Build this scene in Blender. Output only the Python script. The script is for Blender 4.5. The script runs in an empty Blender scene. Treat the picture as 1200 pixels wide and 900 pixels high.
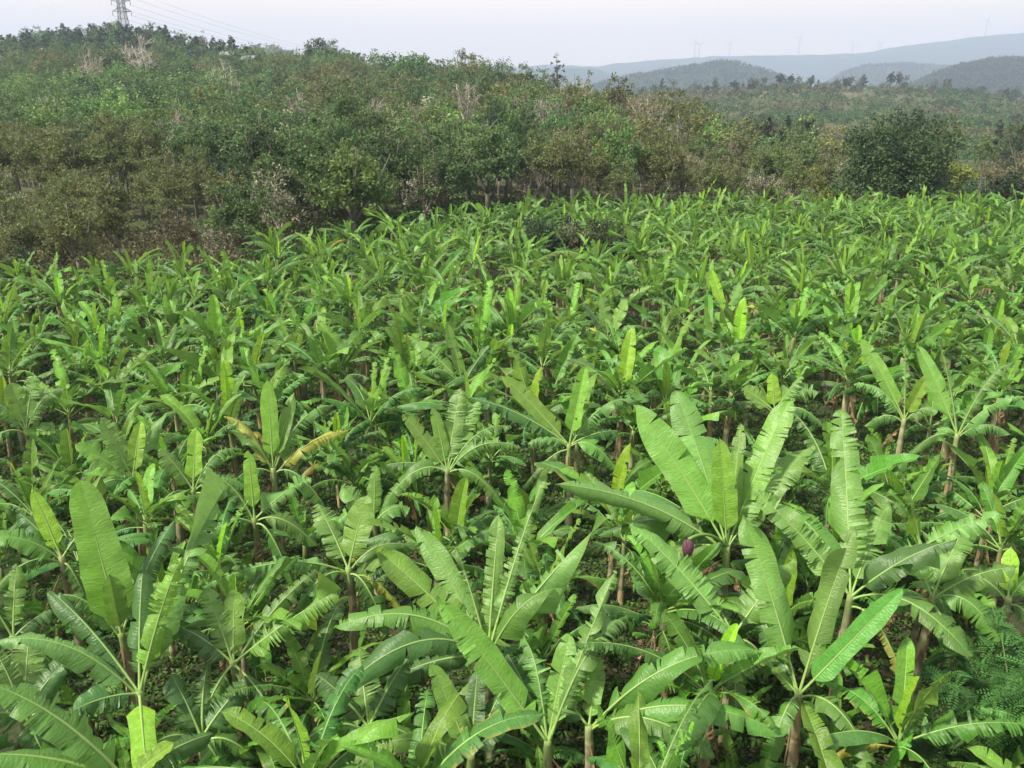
import bpy, math, random
import numpy as np
from mathutils import Vector, Matrix

SEED = 11
rng = np.random.default_rng(SEED)
random.seed(SEED)
sc = bpy.context.scene
COL = sc.collection
R = math.radians

# ------------------------------------------------------------------ camera maths
HC = 11.0
PITCH = R(18.8)
F = 1000.0
CP, SP = math.cos(PITCH), math.sin(PITCH)
FW = np.array([0, CP, -SP]); UPV = np.array([0, SP, CP]); RT = np.array([1.0, 0, 0])
CAM = np.array([0, 0, HC])

def ray(px, py):
    d = FW + RT * (px - 600) / F + UPV * (450 - py) / F
    return d / np.linalg.norm(d)

def at_h(px, py, z):
    d = ray(px, py)
    return CAM + d * ((z - HC) / d[2])

def proj(p):
    v = np.asarray(p, float) - CAM
    dep = v @ FW
    return 600 + F * (v @ RT) / dep, 450 - F * (v @ UPV) / dep, dep

def elev_of(py):
    return -PITCH + math.atan((450 - py) / F)

def interp(tab, x):
    xs = [t[0] for t in tab]; ys = [t[1] for t in tab]
    return np.interp(x, xs, ys)

# ------------------------------------------------------------------ object helpers
def link(o, parent=None):
    COL.objects.link(o)
    if parent is not None:
        o.parent = parent
    return o

def tag(o, label=None, cat=None, group=None, kind=None):
    if label: o['label'] = label
    if cat: o['category'] = cat
    if group: o['group'] = group
    if kind: o['kind'] = kind
    return o

def empty(name, loc, rz=0.0):
    o = bpy.data.objects.new(name, None)
    o.empty_display_size = 0.3
    o.location = [float(v) for v in loc]
    o.rotation_euler = (0, 0, rz)
    return link(o)

class MB:
    """mesh collector: vertices, quads/tris, per-vertex tint, uv per vertex, material index per face"""
    def __init__(s):
        s.v = []; s.f = []; s.c = []; s.uv = []; s.m = []; s.n = 0
    def add(s, v, f, c, uv=None, m=0):
        v = np.asarray(v, float).reshape(-1, 3); f = np.asarray(f, int).reshape(-1, 4)
        k = len(v)
        c = np.asarray(c, float)
        if c.ndim == 1: c = np.tile(c, (k, 1))
        if uv is None: uv = np.zeros((k, 2))
        s.v.append(v); s.f.append(f + s.n); s.c.append(c); s.uv.append(uv)
        s.m.append(np.full(len(f), m)); s.n += k
    def xform(s, M):
        """returns a new MB transformed by 4x4"""
        o = MB(); M = np.asarray(M)
        o.v = [v @ M[:3, :3].T + M[:3, 3] for v in s.v]
        o.f = s.f; o.c = s.c; o.uv = s.uv; o.m = s.m; o.n = s.n
        return o
    def arrays(s):
        return (np.concatenate(s.v), np.concatenate(s.f), np.concatenate(s.c), np.concatenate(s.uv), np.concatenate(s.m))
    def merge(s, o, m=None, tint=None):
        v, f, c, uv, mi = o.arrays()
        s.v.append(v); s.f.append(f + s.n); s.c.append(c if tint is None else c * tint); s.uv.append(uv)
        s.m.append(mi if m is None else np.full(len(f), m)); s.n += len(v)
    def mesh(s, name, mats, smooth=True):
        v, f, c, uv, mi = s.arrays()
        me = bpy.data.meshes.new(name)
        nf = len(f)
        me.vertices.add(len(v)); me.vertices.foreach_set('co', v.astype(np.float32).ravel())
        me.loops.add(nf * 4); me.loops.foreach_set('vertex_index', f.astype(np.int32).ravel())
        me.polygons.add(nf)
        me.polygons.foreach_set('loop_start', np.arange(0, nf * 4, 4, dtype=np.int32))
        me.polygons.foreach_set('loop_total', np.full(nf, 4, dtype=np.int32))
        me.polygons.foreach_set('material_index', mi.astype(np.int32))
        me.polygons.foreach_set('use_smooth', np.full(nf, smooth))
        at = me.attributes.new('tint', 'FLOAT_COLOR', 'POINT')
        at.data.foreach_set('color', np.hstack([np.clip(c, 0, 1), np.ones((len(c), 1))]).astype(np.float32).ravel())
        ul = me.uv_layers.new(name='UVMap')
        ul.data.foreach_set('uv', uv[f.ravel()].astype(np.float32).ravel())
        me.update(calc_edges=True)
        for m in mats: me.materials.append(m)
        return me
    def build(s, name, mats, parent=None, smooth=True):
        if not isinstance(mats, (list, tuple)): mats = [mats]
        return link(bpy.data.objects.new(name, s.mesh(name, mats, smooth)), parent)

def nrm(v):
    v = np.asarray(v, float)
    return v / (np.linalg.norm(v, axis=-1, keepdims=True) + 1e-9)

def tube(mb, pts, rad, col, sides=6, m=0, cap=True, vv=1.0):
    pts = np.asarray(pts, float); n = len(pts)
    rad = np.broadcast_to(np.asarray(rad, float), (n,)).copy()
    if cap:
        pts = np.vstack([pts[:1], pts, pts[-1:]]); rad = np.concatenate([[1e-4], rad, [1e-4]]); n += 2
    T = np.gradient(pts, axis=0)
    if cap: T[0] = T[1] = pts[2] - pts[1]; T[-1] = T[-2] = pts[-2] - pts[-3]
    T = nrm(T)
    ref = np.array([0, 0, 1.0]) if abs(T[n // 2][2]) < 0.9 else np.array([1.0, 0, 0])
    A = nrm(np.cross(T, ref)); B = np.cross(A, T)
    a = np.linspace(0, 2 * math.pi, sides, endpoint=False)
    ring = A[:, None, :] * np.cos(a)[None, :, None] + B[:, None, :] * np.sin(a)[None, :, None]
    V = (pts[:, None, :] + ring * rad[:, None, None]).reshape(-1, 3)
    i, j = np.meshgrid(np.arange(n - 1), np.arange(sides), indexing='ij')
    j2 = (j + 1) % sides
    Fc = np.stack([i * sides + j, i * sides + j2, (i + 1) * sides + j2, (i + 1) * sides + j], -1).reshape(-1, 4)
    c = np.asarray(col, float)
    if c.ndim == 2:
        if cap: c = np.vstack([c[:1], c, c[-1:]])
        c = np.repeat(c, sides, 0)
    uv = np.stack([np.repeat(np.linspace(0, vv, n), sides), np.tile(a / 6.283, n)], -1)
    mb.add(V, Fc, c, uv, m)

def box(mb, lo, hi, col, m=0):
    x0, y0, z0 = lo; x1, y1, z1 = hi
    V = [(x0, y0, z0), (x1, y0, z0), (x1, y1, z0), (x0, y1, z0), (x0, y0, z1), (x1, y0, z1), (x1, y1, z1), (x0, y1, z1)]
    Q = [(0, 3, 2, 1), (4, 5, 6, 7), (0, 1, 5, 4), (1, 2, 6, 5), (2, 3, 7, 6), (3, 0, 4, 7)]
    mb.add(V, Q, col, None, m)

# ------------------------------------------------------------------ materials
def new_mat(name):
    m = bpy.data.materials.new(name); m.use_nodes = True
    m.node_tree.nodes.clear()
    return m, m.node_tree.nodes, m.node_tree.links

def N(nodes, typ, **kw):
    n = nodes.new(typ)
    for k, v in kw.items(): setattr(n, k, v)
    return n

def math_node(nodes, links, op, a, b):
    n = nodes.new('ShaderNodeMath'); n.operation = op
    for i, x in enumerate((a, b)):
        if x is None: continue
        if isinstance(x, (int, float)): n.inputs[i].default_value = x
        else: links.new(x, n.inputs[i])
    return n.outputs[0]

def leafy_material(name, transl, rough, spec, rnd=0.35, hue=0.03, veins=False, noise_scale=None, noise_amt=0.25, backpale=0.0):
    m, n, l = new_mat(name)
    out = N(n, 'ShaderNodeOutputMaterial')
    at = N(n, 'ShaderNodeAttribute', attribute_name='tint')
    oi = N(n, 'ShaderNodeObjectInfo')
    hs = N(n, 'ShaderNodeHueSaturation')
    l.new(at.outputs['Color'], hs.inputs['Color'])
    l.new(math_node(n, l, 'ADD', math_node(n, l, 'MULTIPLY', oi.outputs['Random'], hue * 2), 0.5 - hue), hs.inputs['Hue'])
    val = math_node(n, l, 'ADD', math_node(n, l, 'MULTIPLY', oi.outputs['Random'], rnd), 1 - rnd / 2)
    tc = N(n, 'ShaderNodeTexCoord')
    if noise_scale:
        nz = N(n, 'ShaderNodeTexNoise'); nz.inputs['Scale'].default_value = noise_scale; nz.inputs['Detail'].default_value = 3
        l.new(tc.outputs['Object'], nz.inputs['Vector'])
        val = math_node(n, l, 'MULTIPLY', val, math_node(n, l, 'ADD', math_node(n, l, 'MULTIPLY', nz.outputs['Fac'], 2 * noise_amt), 1 - noise_amt))
    col = hs.outputs['Color']
    bs = N(n, 'ShaderNodeBsdfPrincipled')
    if veins:
        mp = N(n, 'ShaderNodeMapping'); mp.inputs['Scale'].default_value = (1, 0.10, 1)
        l.new(tc.outputs['UV'], mp.inputs['Vector'])
        wv = N(n, 'ShaderNodeTexNoise'); wv.inputs['Scale'].default_value = 55; wv.inputs['Detail'].default_value = 2
        l.new(mp.outputs['Vector'], wv.inputs['Vector'])
        val = math_node(n, l, 'MULTIPLY', val, math_node(n, l, 'ADD', math_node(n, l, 'MULTIPLY', wv.outputs['Fac'], 0.9), 0.55))
        bp = N(n, 'ShaderNodeBump'); bp.inputs['Strength'].default_value = 0.6; bp.inputs['Distance'].default_value = 0.025
        l.new(wv.outputs['Fac'], bp.inputs['Height']); l.new(bp.outputs['Normal'], bs.inputs['Normal'])
    l.new(val, hs.inputs['Value'])
    if backpale > 0:
        ge = N(n, 'ShaderNodeNewGeometry')
        mx = N(n, 'ShaderNodeMix', data_type='RGBA')
        l.new(math_node(n, l, 'MULTIPLY', ge.outputs['Backfacing'], backpale), mx.inputs['Factor'])
        l.new(col, mx.inputs['A']); mx.inputs['B'].default_value = (0.20, 0.34, 0.10, 1)
        col = mx.outputs['Result']
    l.new(col, bs.inputs['Base Color'])
    bs.inputs['Roughness'].default_value = rough
    bs.inputs['Specular IOR Level'].default_value = spec
    tr = N(n, 'ShaderNodeBsdfTranslucent')
    h2 = N(n, 'ShaderNodeHueSaturation'); h2.inputs['Value'].default_value = 1.25; h2.inputs['Hue'].default_value = 0.485
    l.new(col, h2.inputs['Color']); l.new(h2.outputs['Color'], tr.inputs['Color'])
    mix = N(n, 'ShaderNodeMixShader'); mix.inputs[0].default_value = transl
    l.new(bs.outputs[0], mix.inputs[1]); l.new(tr.outputs[0], mix.inputs[2]); l.new(mix.outputs[0], out.inputs['Surface'])
    return m

def plain_material(name, rough=0.8, spec=0.3, nscale=8, namt=0.35, bump=0.3, metal=0.0, rnd=0.2, stretch=(1, 1, 1)):
    m, n, l = new_mat(name)
    out = N(n, 'ShaderNodeOutputMaterial'); bs = N(n, 'ShaderNodeBsdfPrincipled')
    at = N(n, 'ShaderNodeAttribute', attribute_name='tint')
    oi = N(n, 'ShaderNodeObjectInfo'); tc = N(n, 'ShaderNodeTexCoord')
    mp = N(n, 'ShaderNodeMapping'); mp.inputs['Scale'].default_value = stretch
    l.new(tc.outputs['Object'], mp.inputs['Vector'])
    nz = N(n, 'ShaderNodeTexNoise'); nz.inputs['Scale'].default_value = nscale; nz.inputs['Detail'].default_value = 4
    l.new(mp.outputs['Vector'], nz.inputs['Vector'])
    hs = N(n, 'ShaderNodeHueSaturation'); l.new(at.outputs['Color'], hs.inputs['Color'])
    v = math_node(n, l, 'ADD', math_node(n, l, 'MULTIPLY', nz.outputs['Fac'], 2 * namt), 1 - namt)
    v = math_node(n, l, 'MULTIPLY', v, math_node(n, l, 'ADD', math_node(n, l, 'MULTIPLY', oi.outputs['Random'], rnd), 1 - rnd / 2))
    l.new(v, hs.inputs['Value']); l.new(hs.outputs['Color'], bs.inputs['Base Color'])
    bp = N(n, 'ShaderNodeBump'); bp.inputs['Strength'].default_value = bump; bp.inputs['Distance'].default_value = 0.03
    l.new(nz.outputs['Fac'], bp.inputs['Height']); l.new(bp.outputs['Normal'], bs.inputs['Normal'])
    bs.inputs['Roughness'].default_value = rough; bs.inputs['Specular IOR Level'].default_value = spec
    bs.inputs['Metallic'].default_value = metal
    l.new(bs.outputs[0], out.inputs['Surface'])
    return m

M_BLADE = leafy_material('banana_blade', 0.36, 0.40, 0.45, rnd=0.5, hue=0.014, veins=True, backpale=0.3)
M_RIB = plain_material('banana_midrib', 0.45, 0.4, 10, 0.15, 0.1)
M_STEM = plain_material('banana_pseudostem', 0.75, 0.3, 9, 0.55, 0.6, rnd=0.4, stretch=(1, 1, 0.25))
M_DEAD = leafy_material('dead_leaf', 0.15, 0.8, 0.2, rnd=0.3, hue=0.01, veins=True)
M_FOL = leafy_material('tree_foliage', 0.28, 0.6, 0.25, rnd=0.35, hue=0.02)
M_BARK = plain_material('bark', 0.9, 0.15, 6, 0.3, 0.3)
M_WEED = leafy_material('weed_foliage', 0.25, 0.6, 0.25, rnd=0.0, hue=0.0)
M_METAL = plain_material('galvanised_steel', 0.5, 0.4, 2, 0.1, 0.0, metal=0.4)
M_WHITE = plain_material('painted_metal', 0.5, 0.3, 0.2, 0.05, 0.0)
M_WALL = plain_material('painted_wall', 0.8, 0.3, 2, 0.1, 0.1)
M_FLOWER = plain_material('flower_bud', 0.5, 0.4, 12, 0.25, 0.2)

# ------------------------------------------------------------------ banana leaf
GREEN = np.array([0.092, 0.235, 0.028]); LIGHT = np.array([0.165, 0.345, 0.038]); YOUNG = np.array([0.25, 0.46, 0.025])
DARK = np.array([0.032, 0.118, 0.028]); PALE = np.array([0.155, 0.31, 0.095]); LIME = np.array([0.31, 0.52, 0.025])
YELLOW = np.array([0.50, 0.42, 0.06]); BROWN = np.array([0.24, 0.155, 0.085]); TAN = np.array([0.40, 0.29, 0.16])
RIBC = np.array([0.24, 0.37, 0.10])

def bez(P0, P1, P2, n):
    t = np.linspace(0, 1, n)[:, None]
    return (1 - t) ** 2 * P0 + 2 * t * (1 - t) * P1 + t * t * P2

def resample(P, n, a=0.0, b=1.0):
    d = np.concatenate([[0], np.cumsum(np.linalg.norm(np.diff(P, axis=0), axis=1))])
    s = np.linspace(a, b, n) * d[-1]
    return np.stack([np.interp(s, d, P[:, k]) for k in range(3)], -1)

def leaf_meshes(P, S, width, fold=0.3, droop=0.4, torn=0.3, col=GREEN, pet=0.16, seed=0, nseg=36, rows=3,
                margin=None, patch=None, roll=0.0, shred=0.0, ribcol=RIBC, ribr=0.022, bare=0.0, crinkle=0.0):
    """P: dense midrib polyline from the crown to the tip; S: sideways vector.  Returns blade MB, rib MB."""
    g = np.random.default_rng(seed)
    pts = resample(P, nseg + 1, pet, 1.0)
    T = nrm(np.gradient(pts, axis=0))
    S = nrm(S - (T @ S)[:, None] * T)
    Nn = nrm(np.cross(S, T))
    # keep adaxial side upwards on average
    if Nn[:, 2].mean() < 0: Nn = -Nn
    rl = roll * np.linspace(0, 1, nseg + 1) + (g.random() - .5) * 0.25
    S2 = S * np.cos(rl)[:, None] + Nn * np.sin(rl)[:, None]
    N2 = Nn * np.cos(rl)[:, None] - S * np.sin(rl)[:, None]
    u = np.linspace(0, 1, nseg + 1)
    base = np.clip(u / 0.09, 0, 1) ** 0.55
    tip = (1 - np.clip((u - .52) / .48, 0, 1) ** 2.8) ** 0.62 * (1 - .16 * u)
    W = width * 1.08 * base * tip * (0.94 + 0.06 * np.sin(u * 9 + seed))
    blade = MB()
    rr = np.linspace(0, 1, rows + 1)
    L = np.linalg.norm(np.diff(pts, axis=0), axis=1).sum()
    for sg in (-1, 1):
        i = 0
        wav = g.random() * 6
        lean = 0.10 + 0.12 * g.random()
        foldS = fold + g.normal(0, .16); droopS = droop * g.uniform(.7, 1.45); tph = g.random(2) * 6.28
        while i < nseg:
            if torn > 0.02:
                tl = torn * 1.5 * np.clip(.85 + .7 * math.sin(u[i] * 9 + tph[0]) + .5 * math.sin(u[i] * 23 + tph[1]), .2, 2)
                ln = int(max(1, g.exponential(1.3 / tl) * (nseg / 36.)))
                if g.random() < tl * .5: ln = 1
            else: ln = nseg
            j = min(nseg, i + ln)
            k = np.arange(i, j + 1); nk = len(k)
            dphi = g.normal(0, 0.42) * min(1, torn * 1.6 + .08) if torn > .02 else 0
            twist = g.normal(0, .55) * min(1, torn * 1.5) if torn > .02 else 0
            dd = droopS * (1 + g.normal(0, .3) * torn)
            short = 1 - (g.random() * .3 * torn)
            if shred > 0 and g.random() < shred: short *= g.uniform(.15, .75)
            uk = u[k]; c = (uk[0] + uk[-1]) / 2
            ucen = uk - c
            gap = (0.10 + .75 * torn * g.random() ** 1.5) if torn > .02 else 0
            V = np.zeros((nk, rows + 1, 3)); UV = np.zeros((nk, rows + 1, 2)); C = np.zeros((nk, rows + 1, 3))
            acc = pts[k].copy() + N2[k] * 0.004
            V[:, 0] = acc; prev = 0
            strip_b = 1 + g.normal(0, .11)
            for q, r in enumerate(rr):
                if q:
                    phi = foldS - dd * (r ** 1.1) * 1.5 + dphi * (.35 + .65 * r) + 0.10 * np.sin(uk * 26 + wav) * r
                    if crinkle: phi = phi + g.normal(0, crinkle, nk)
                    step = (r - prev) * W[k] * short
                    dirv = S2[k] * (sg * np.cos(phi))[:, None] + N2[k] * np.sin(phi)[:, None] + T[k] * (lean * 1.4)
                    dirv = dirv + np.array([0, 0, -1.0]) * (dd * .25 * r)
                    acc = acc + nrm(dirv) * step[:, None]
                    V[:, q] = acc - T[k] * (ucen * L * gap * r ** 1.3)[:, None] + N2[k] * (ucen * L * twist * r)[:, None]
                    prev = r
                UV[:, q, 0] = uk * L * .5; UV[:, q, 1] = r * sg * .5 + .5
                cc = col * strip_b * (1 + .05 * np.sin(uk * 60 + seed))[:, None]
                cc = cc * (1.12 - .14 * r)
                if margin is not None and q == rows:
                    a = np.clip(g.normal(.55, .35, nk), 0, 1)[:, None]
                    cc = cc * (1 - a) + margin * a
                if patch is not None:
                    pc, u0, u1, am = patch
                    a = np.clip(np.minimum(uk - u0, u1 - uk) / .08, 0, 1)[:, None] * am * (0.35 + .65 * r)
                    cc = cc * (1 - a) + pc * a
                C[:, q] = cc
            a, b = np.meshgrid(np.arange(nk - 1), np.arange(rows), indexing='ij')
            w = rows + 1
            Q = np.stack([a * w + b, (a + 1) * w + b, (a + 1) * w + b + 1, a * w + b + 1], -1).reshape(-1, 4)
            if sg < 0: Q = Q[:, ::-1]
            blade.add(V.reshape(-1, 3), Q, C.reshape(-1, 3), UV.reshape(-1, 2), 0)
            i = j
    rib = MB()
    nr = max(8, nseg // 2)
    rp = resample(P, nr, 0, 1)
    rad = ribr * (1 - np.linspace(0, 1, nr)) ** 0.8 + 0.003
    rad[0] *= 1.6
    rc = np.tile(ribcol, (nr, 1)) * np.linspace(1.1, .75, nr)[:, None]
    tube(rib, rp, rad, rc, 5, 1)
    return blade, rib

def arch_curve(L, elev, curv, n=40, side=0.0, kink=None):
    """planar curve in local XZ starting at the origin, start elevation (deg), total bend (deg)"""
    t = np.linspace(0, 1, n)
    th = R(elev) - R(curv) * t ** 1.5
    if kink: th = R(elev) - R(curv) * np.clip((t - kink) / .14, 0, 1) - .3 * t
    ds = L / (n - 1)
    x = np.concatenate([[0], np.cumsum(np.cos(th[:-1]) * ds)])
    z = np.concatenate([[0], np.cumsum(np.sin(th[:-1]) * ds)])
    y = side * L * t ** 2
    return np.stack([x, y, z], -1)

class Leaf: pass
LIB = {}
def lib_leaf(kind, **kw):
    L = kw.pop('L'); el = kw.pop('elev'); cv = kw.pop('curv'); sd = kw.pop('side', 0)
    P = arch_curve(L, el, cv, side=sd, kink=kw.pop('kink', None))
    o = Leaf()
    b, r = leaf_meshes(P, np.array([0, 1.0, 0]), **kw)
    o.b, o.r = b, r
    kw2 = dict(kw); kw2['nseg'] = 12; kw2['rows'] = 2
    kw2['torn'] = kw['torn'] * .8
    o.lb, o.lr = leaf_meshes(P, np.array([0, 1.0, 0]), **kw2)
    if kind in ('dead',):
        o.mb = [M_DEAD, M_DEAD]
    else: o.mb = [M_BLADE, M_RIB]
    full = MB(); full.merge(b); full.merge(r)
    o.full = full.mesh('leaf', o.mb)
    o.blade = b.mesh('leaf', [o.mb[0]])
    rr_ = MB(); rr_.merge(r, m=0); o.rib = rr_.mesh('midrib', [o.mb[1]])
    LIB.setdefault(kind, []).append(o)

U = lambda a, b: float(rng.uniform(a, b))
def mixc(a, b, t): return a * (1 - t) + b * t
for i in range(6):
    lib_leaf('erect', L=U(1.7, 2.2), elev=U(78, 88), curv=U(4, 16), width=U(.21, .30), fold=U(.45, .9), droop=.1, torn=[0, 0, .05, 0, .1, 0][i],
             col=mixc(LIGHT, YOUNG, U(0.1, 1)), seed=100 + i, side=U(-.08, .08), pet=.14)
for i in range(12):
    lib_leaf('ascend', L=U(2.1, 2.75), elev=U(45, 76), curv=U(10, 55), width=U(.20, .29), fold=U(.3, .85), droop=U(.1, .35), torn=U(0.05, .55),
             col=mixc(GREEN, LIGHT, U(0, 1)), seed=200 + i, side=U(-.15, .15))
for i in range(14):
    lib_leaf('arch', L=U(2.1, 2.8), elev=U(38, 60), curv=U(50, 95), width=U(.25, .33), fold=U(0, .3), droop=U(.35, .8), torn=U(.15, .85),
             col=mixc(mixc(DARK, GREEN, U(.3, 1)), PALE, U(0, .35)), seed=300 + i, side=U(-.2, .2), margin=(mixc(YELLOW, BROWN, .5) if i % 4 == 0 else None))
for i in range(9):
    lib_leaf('droop', L=U(1.8, 2.3), elev=U(10, 38), curv=U(85, 125), width=U(.22, .29), fold=U(-.2, .1), droop=U(.5, .9), torn=U(.3, .9),
             col=mixc(DARK, GREEN, U(0, .9)), seed=400 + i, side=U(-.2, .2), margin=(mixc(YELLOW, BROWN, .6) if i % 3 == 0 else None))
for i in range(6):
    lib_leaf('broken', L=U(2.0, 2.5), elev=U(25, 60), curv=U(90, 130), kink=U(.3, .6), width=U(.24, .32), fold=U(-.2, .2), droop=U(.5, .8), torn=U(.3, .9),
             col=mixc(DARK, LIGHT, U(0, .7)), seed=450 + i, side=U(-.2, .2), margin=(BROWN if i % 2 else None))
for i in range(4):
    lib_leaf('yellow', L=U(1.7, 2.1), elev=U(5, 30), curv=U(60, 120), width=U(.18, .25), fold=-.1, droop=U(.5, .9), torn=U(.3, .7),
             col=mixc(GREEN, YELLOW, U(.25, .7)), seed=500 + i, margin=mixc(YELLOW, BROWN, .6), patch=(mixc(YELLOW, BROWN, .5), U(.2, .6), 1.1, .75), side=U(-.2, .2), ribcol=YELLOW * .7)
for i in range(5):
    lib_leaf('dead', L=U(1.1, 1.7), elev=U(-72, -35), curv=U(15, 45), width=U(.12, .20), fold=-.7, droop=1.1, torn=.8, crinkle=.3,
             col=mixc(BROWN, TAN, U(0, .9)), seed=600 + i, side=U(-.1, .1), shred=.3, ribcol=BROWN, ribr=.014)

# pseudostems (2.2 m reference height, base on the ground)
def stem_mb(seed, h=2.2, r0=0.115, r1=0.062, bend=0.0, dry=.5):
    g = np.random.default_rng(seed); mb = MB()
    n = 22; t = np.linspace(0, 1, n)
    P = np.stack([bend * t ** 2 + .02 * np.sin(t * 5 + seed), .02 * np.cos(t * 4 + seed) - .02 * math.cos(seed), t * h], -1)
    P[:, 0] -= P[0, 0]
    rad = r0 + (r1 - r0) * t ** .8
    rad = rad * (1 + .07 * (g.random(n) - .3)); rad[0] *= 1.25
    c = np.zeros((n, 3))
    lim = dry + .1 * g.random()
    for i in range(n):
        a = np.clip((t[i] - lim) / .25 + g.normal(0, .15), 0, 1)
        dryc = mixc(np.array([.14, .135, .075]), np.array([.40, .37, .21]), g.random())
        c[i] = dryc * (1 - a) + np.array([.20, .27, .085]) * a
    tube(mb, P, rad, c, 9, 0)
    # loose dry sheaths hugging the stem
    for k in range(7):
        a = g.random() * 6.28; z0 = g.uniform(.25, .95) * h; ln = g.uniform(.3, .8); w = g.uniform(.35, .8)
        m = 6; zz = np.linspace(z0, max(.03, z0 - ln), m)
        V = []
        for q, z in enumerate(zz):
            tt = z / h; rr_ = (r0 + (r1 - r0) * tt ** .8) * (1.06 + .5 * (q / m) ** 2 * g.random() + .06)
            cx = np.interp(tt, t, P[:, 0]); cy = np.interp(tt, t, P[:, 1])
            ww = w * (1 - .6 * q / m)
            for aa in (a - ww, a - ww * .3, a + ww * .3, a + ww):
                V.append((cx + math.cos(aa) * rr_ * g.uniform(.98, 1.08), cy + math.sin(aa) * rr_ * g.uniform(.98, 1.08), z))
        Q = [(q * 4 + s, q * 4 + s + 1, q * 4 + s + 5, q * 4 + s + 4) for q in range(m - 1) for s in range(3)]
        mb.add(V, Q, mixc(np.array([.22, .165, .09]), np.array([.46, .34, .18]), g.random()), None, 0)
    top = P[-1]
    return mb, top
STEMS = []
for i in range(7):
    mb, top = stem_mb(i, bend=U(-.12, .12), dry=U(.35, .75))
    STEMS.append((mb.mesh('pseudostem', [M_STEM]), mb, top))

def leaf_obj(lf, parent, loc, rz, s, sub):
    o = bpy.data.objects.new('leaf', lf.blade if sub else lf.full)
    link(o, parent); o.location = loc; o.rotation_euler = (U(-.13, .13), U(-.13, .13), rz); o.scale = (s, s * U(.8, 1.1), s)
    if sub:
        r = bpy.data.objects.new('midrib', lf.rib); link(r, o)
    return o

def crown_recipe(vig):
    """list of (kind, azimuth, scale)"""
    out = []; a = U(0, 6.28); GA = 2.399
    if rng.random() < .62: out.append(('erect', a, U(.65, 1.0) * vig))
    for k in range(int(rng.integers(3, 5))): a += GA + U(-.6, .6); out.append(('ascend', a, U(.68, 1.08) * vig))
    for k in range(int(rng.integers(3, 6))): a += GA + U(-.6, .6); out.append(('arch', a, U(.7, 1.1) * vig))
    for k in range(int(rng.integers(1, 4))): a += GA + U(-.3, .3); out.append(('droop', a, U(.8, 1.0) * vig))
    if rng.random() < .45: a += GA + U(-.5, .5); out.append(('broken', a, U(.8, 1.0) * vig))
    if rng.random() < .14: a += GA; out.append(('yellow', a, U(.8, 1) * vig))
    for k in range(int(rng.choice([0, 1, 2, 3]))): a += GA; out.append(('dead', a, U(.6, 1.0)))
    return out

SUCK = []
for i in range(7):
    mb = MB(); g = np.random.default_rng(700 + i)
    hh = g.uniform(.25, .7)
    tube(mb, [(0, 0, -.05), (0.02, 0, hh * .5), (0, 0, hh)], [.06, .05, .035], np.array([.16, .21, .06]), 7, 1)
    for k in range(int(g.integers(4, 7))):
        a = k * 2.399 + g.normal(0, .3); kd = 'ascend' if k < 3 else 'arch'
        lf = LIB[kd][int(g.integers(len(LIB[kd])))]; sx = g.uniform(.38, .66)
        ca, sa = math.cos(a) * sx, math.sin(a) * sx
        M = [[ca, -sa, 0, 0], [sa, ca, 0, 0], [0, 0, sx, hh]]
        M = M + [[0, 0, 0, 1]]
        mb.merge(lf.b.xform(M), m=0, tint=np.array([.9, 1.0, .9])); mb.merge(lf.r.xform(M), m=1)
    SUCK.append(mb.mesh('sucker', [M_BLADE, M_RIB]))
def add_suckers(root, n, near=.45, farr=.95):
    for k in range(n):
        o = bpy.data.objects.new('sucker', SUCK[int(rng.integers(7))]); link(o, root)
        a = U(0, 6.28); d = U(near, farr); o.location = (math.cos(a) * d, math.sin(a) * d, 0); o.rotation_euler = (U(-.1, .1), U(-.1, .1), U(0, 6.28))
        s = U(.7, 1.25); o.scale = (s, s, s)
        o['label'] = 'low sucker shoot growing from the base'
def make_banana(x, y, z, hs, recipe, sub, rz=None):
    root = empty('banana_plant', (x, y, z), U(0, 6.28) if rz is None else rz)
    me, mb, top = STEMS[int(rng.integers(len(STEMS)))]
    st = bpy.data.objects.new('pseudostem', me); link(st, root)
    zs = hs / 2.2; fat = U(.8, 1.1) * min(1.1, max(.6, zs)); st.scale = (fat, fat, zs)
    n = len(recipe)
    for i, (kd, a, s) in enumerate(recipe):
        lf = LIB[kd][int(rng.integers(len(LIB[kd])))]
        dz = {'erect': .02, 'ascend': -.02, 'arch': -.08, 'droop': -.16, 'broken': -.1, 'yellow': -.22, 'dead': -.3}[kd] * zs
        o = leaf_obj(lf, root, (top[0] * fat, top[1] * fat, hs + dz), a, s, sub)
        if kd == 'dead': o.name = 'dead_leaf'; o['label'] = 'dry brown leaf hanging beside the stem'
        elif kd == 'yellow': o['label'] = 'yellowed leaf with browning blade'
        elif kd == 'erect': o['label'] = 'upright fresh light green leaf'
    return root

# ------------------------------------------------------------------ terrain
EDGE = [(-400, 345), (-100, 325), (0, 312), (100, 308), (200, 295), (300, 280), (400, 265), (500, 250), (600, 240), (700, 235), (900, 232), (1300, 230), (1700, 228)]
SKY_Y = [(-500, 60), (-100, 45), (0, 50), (60, 46), (140, 37), (200, 42), (240, 52), (290, 62), (340, 66), (400, 62), (440, 74), (500, 82), (560, 84), (600, 90), (640, 96), (680, 102),
         (740, 112), (800, 128), (860, 150), (900, 160), (950, 178), (1000, 198), (1060, 205), (1120, 200), (1200, 205), (1400, 210)]
RID = [(-500, 430), (200, 440), (300, 380), (400, 300), (500, 250), (600, 210), (700, 170), (800, 130), (900, 110), (1000, 95), (1400, 92)]
TREEH = 7.6
def px_of(x, y):
    return 600 + 1056.0 * x / np.maximum(y, 1e-3)
def field_far(pxx):
    py = interp(EDGE, pxx)
    e = PITCH - np.arctan((450 - py) / F)
    return (HC - 3.1) / np.tan(e)
def tanel(py): return np.tan(-PITCH + np.arctan((450 - py) / F))

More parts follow.
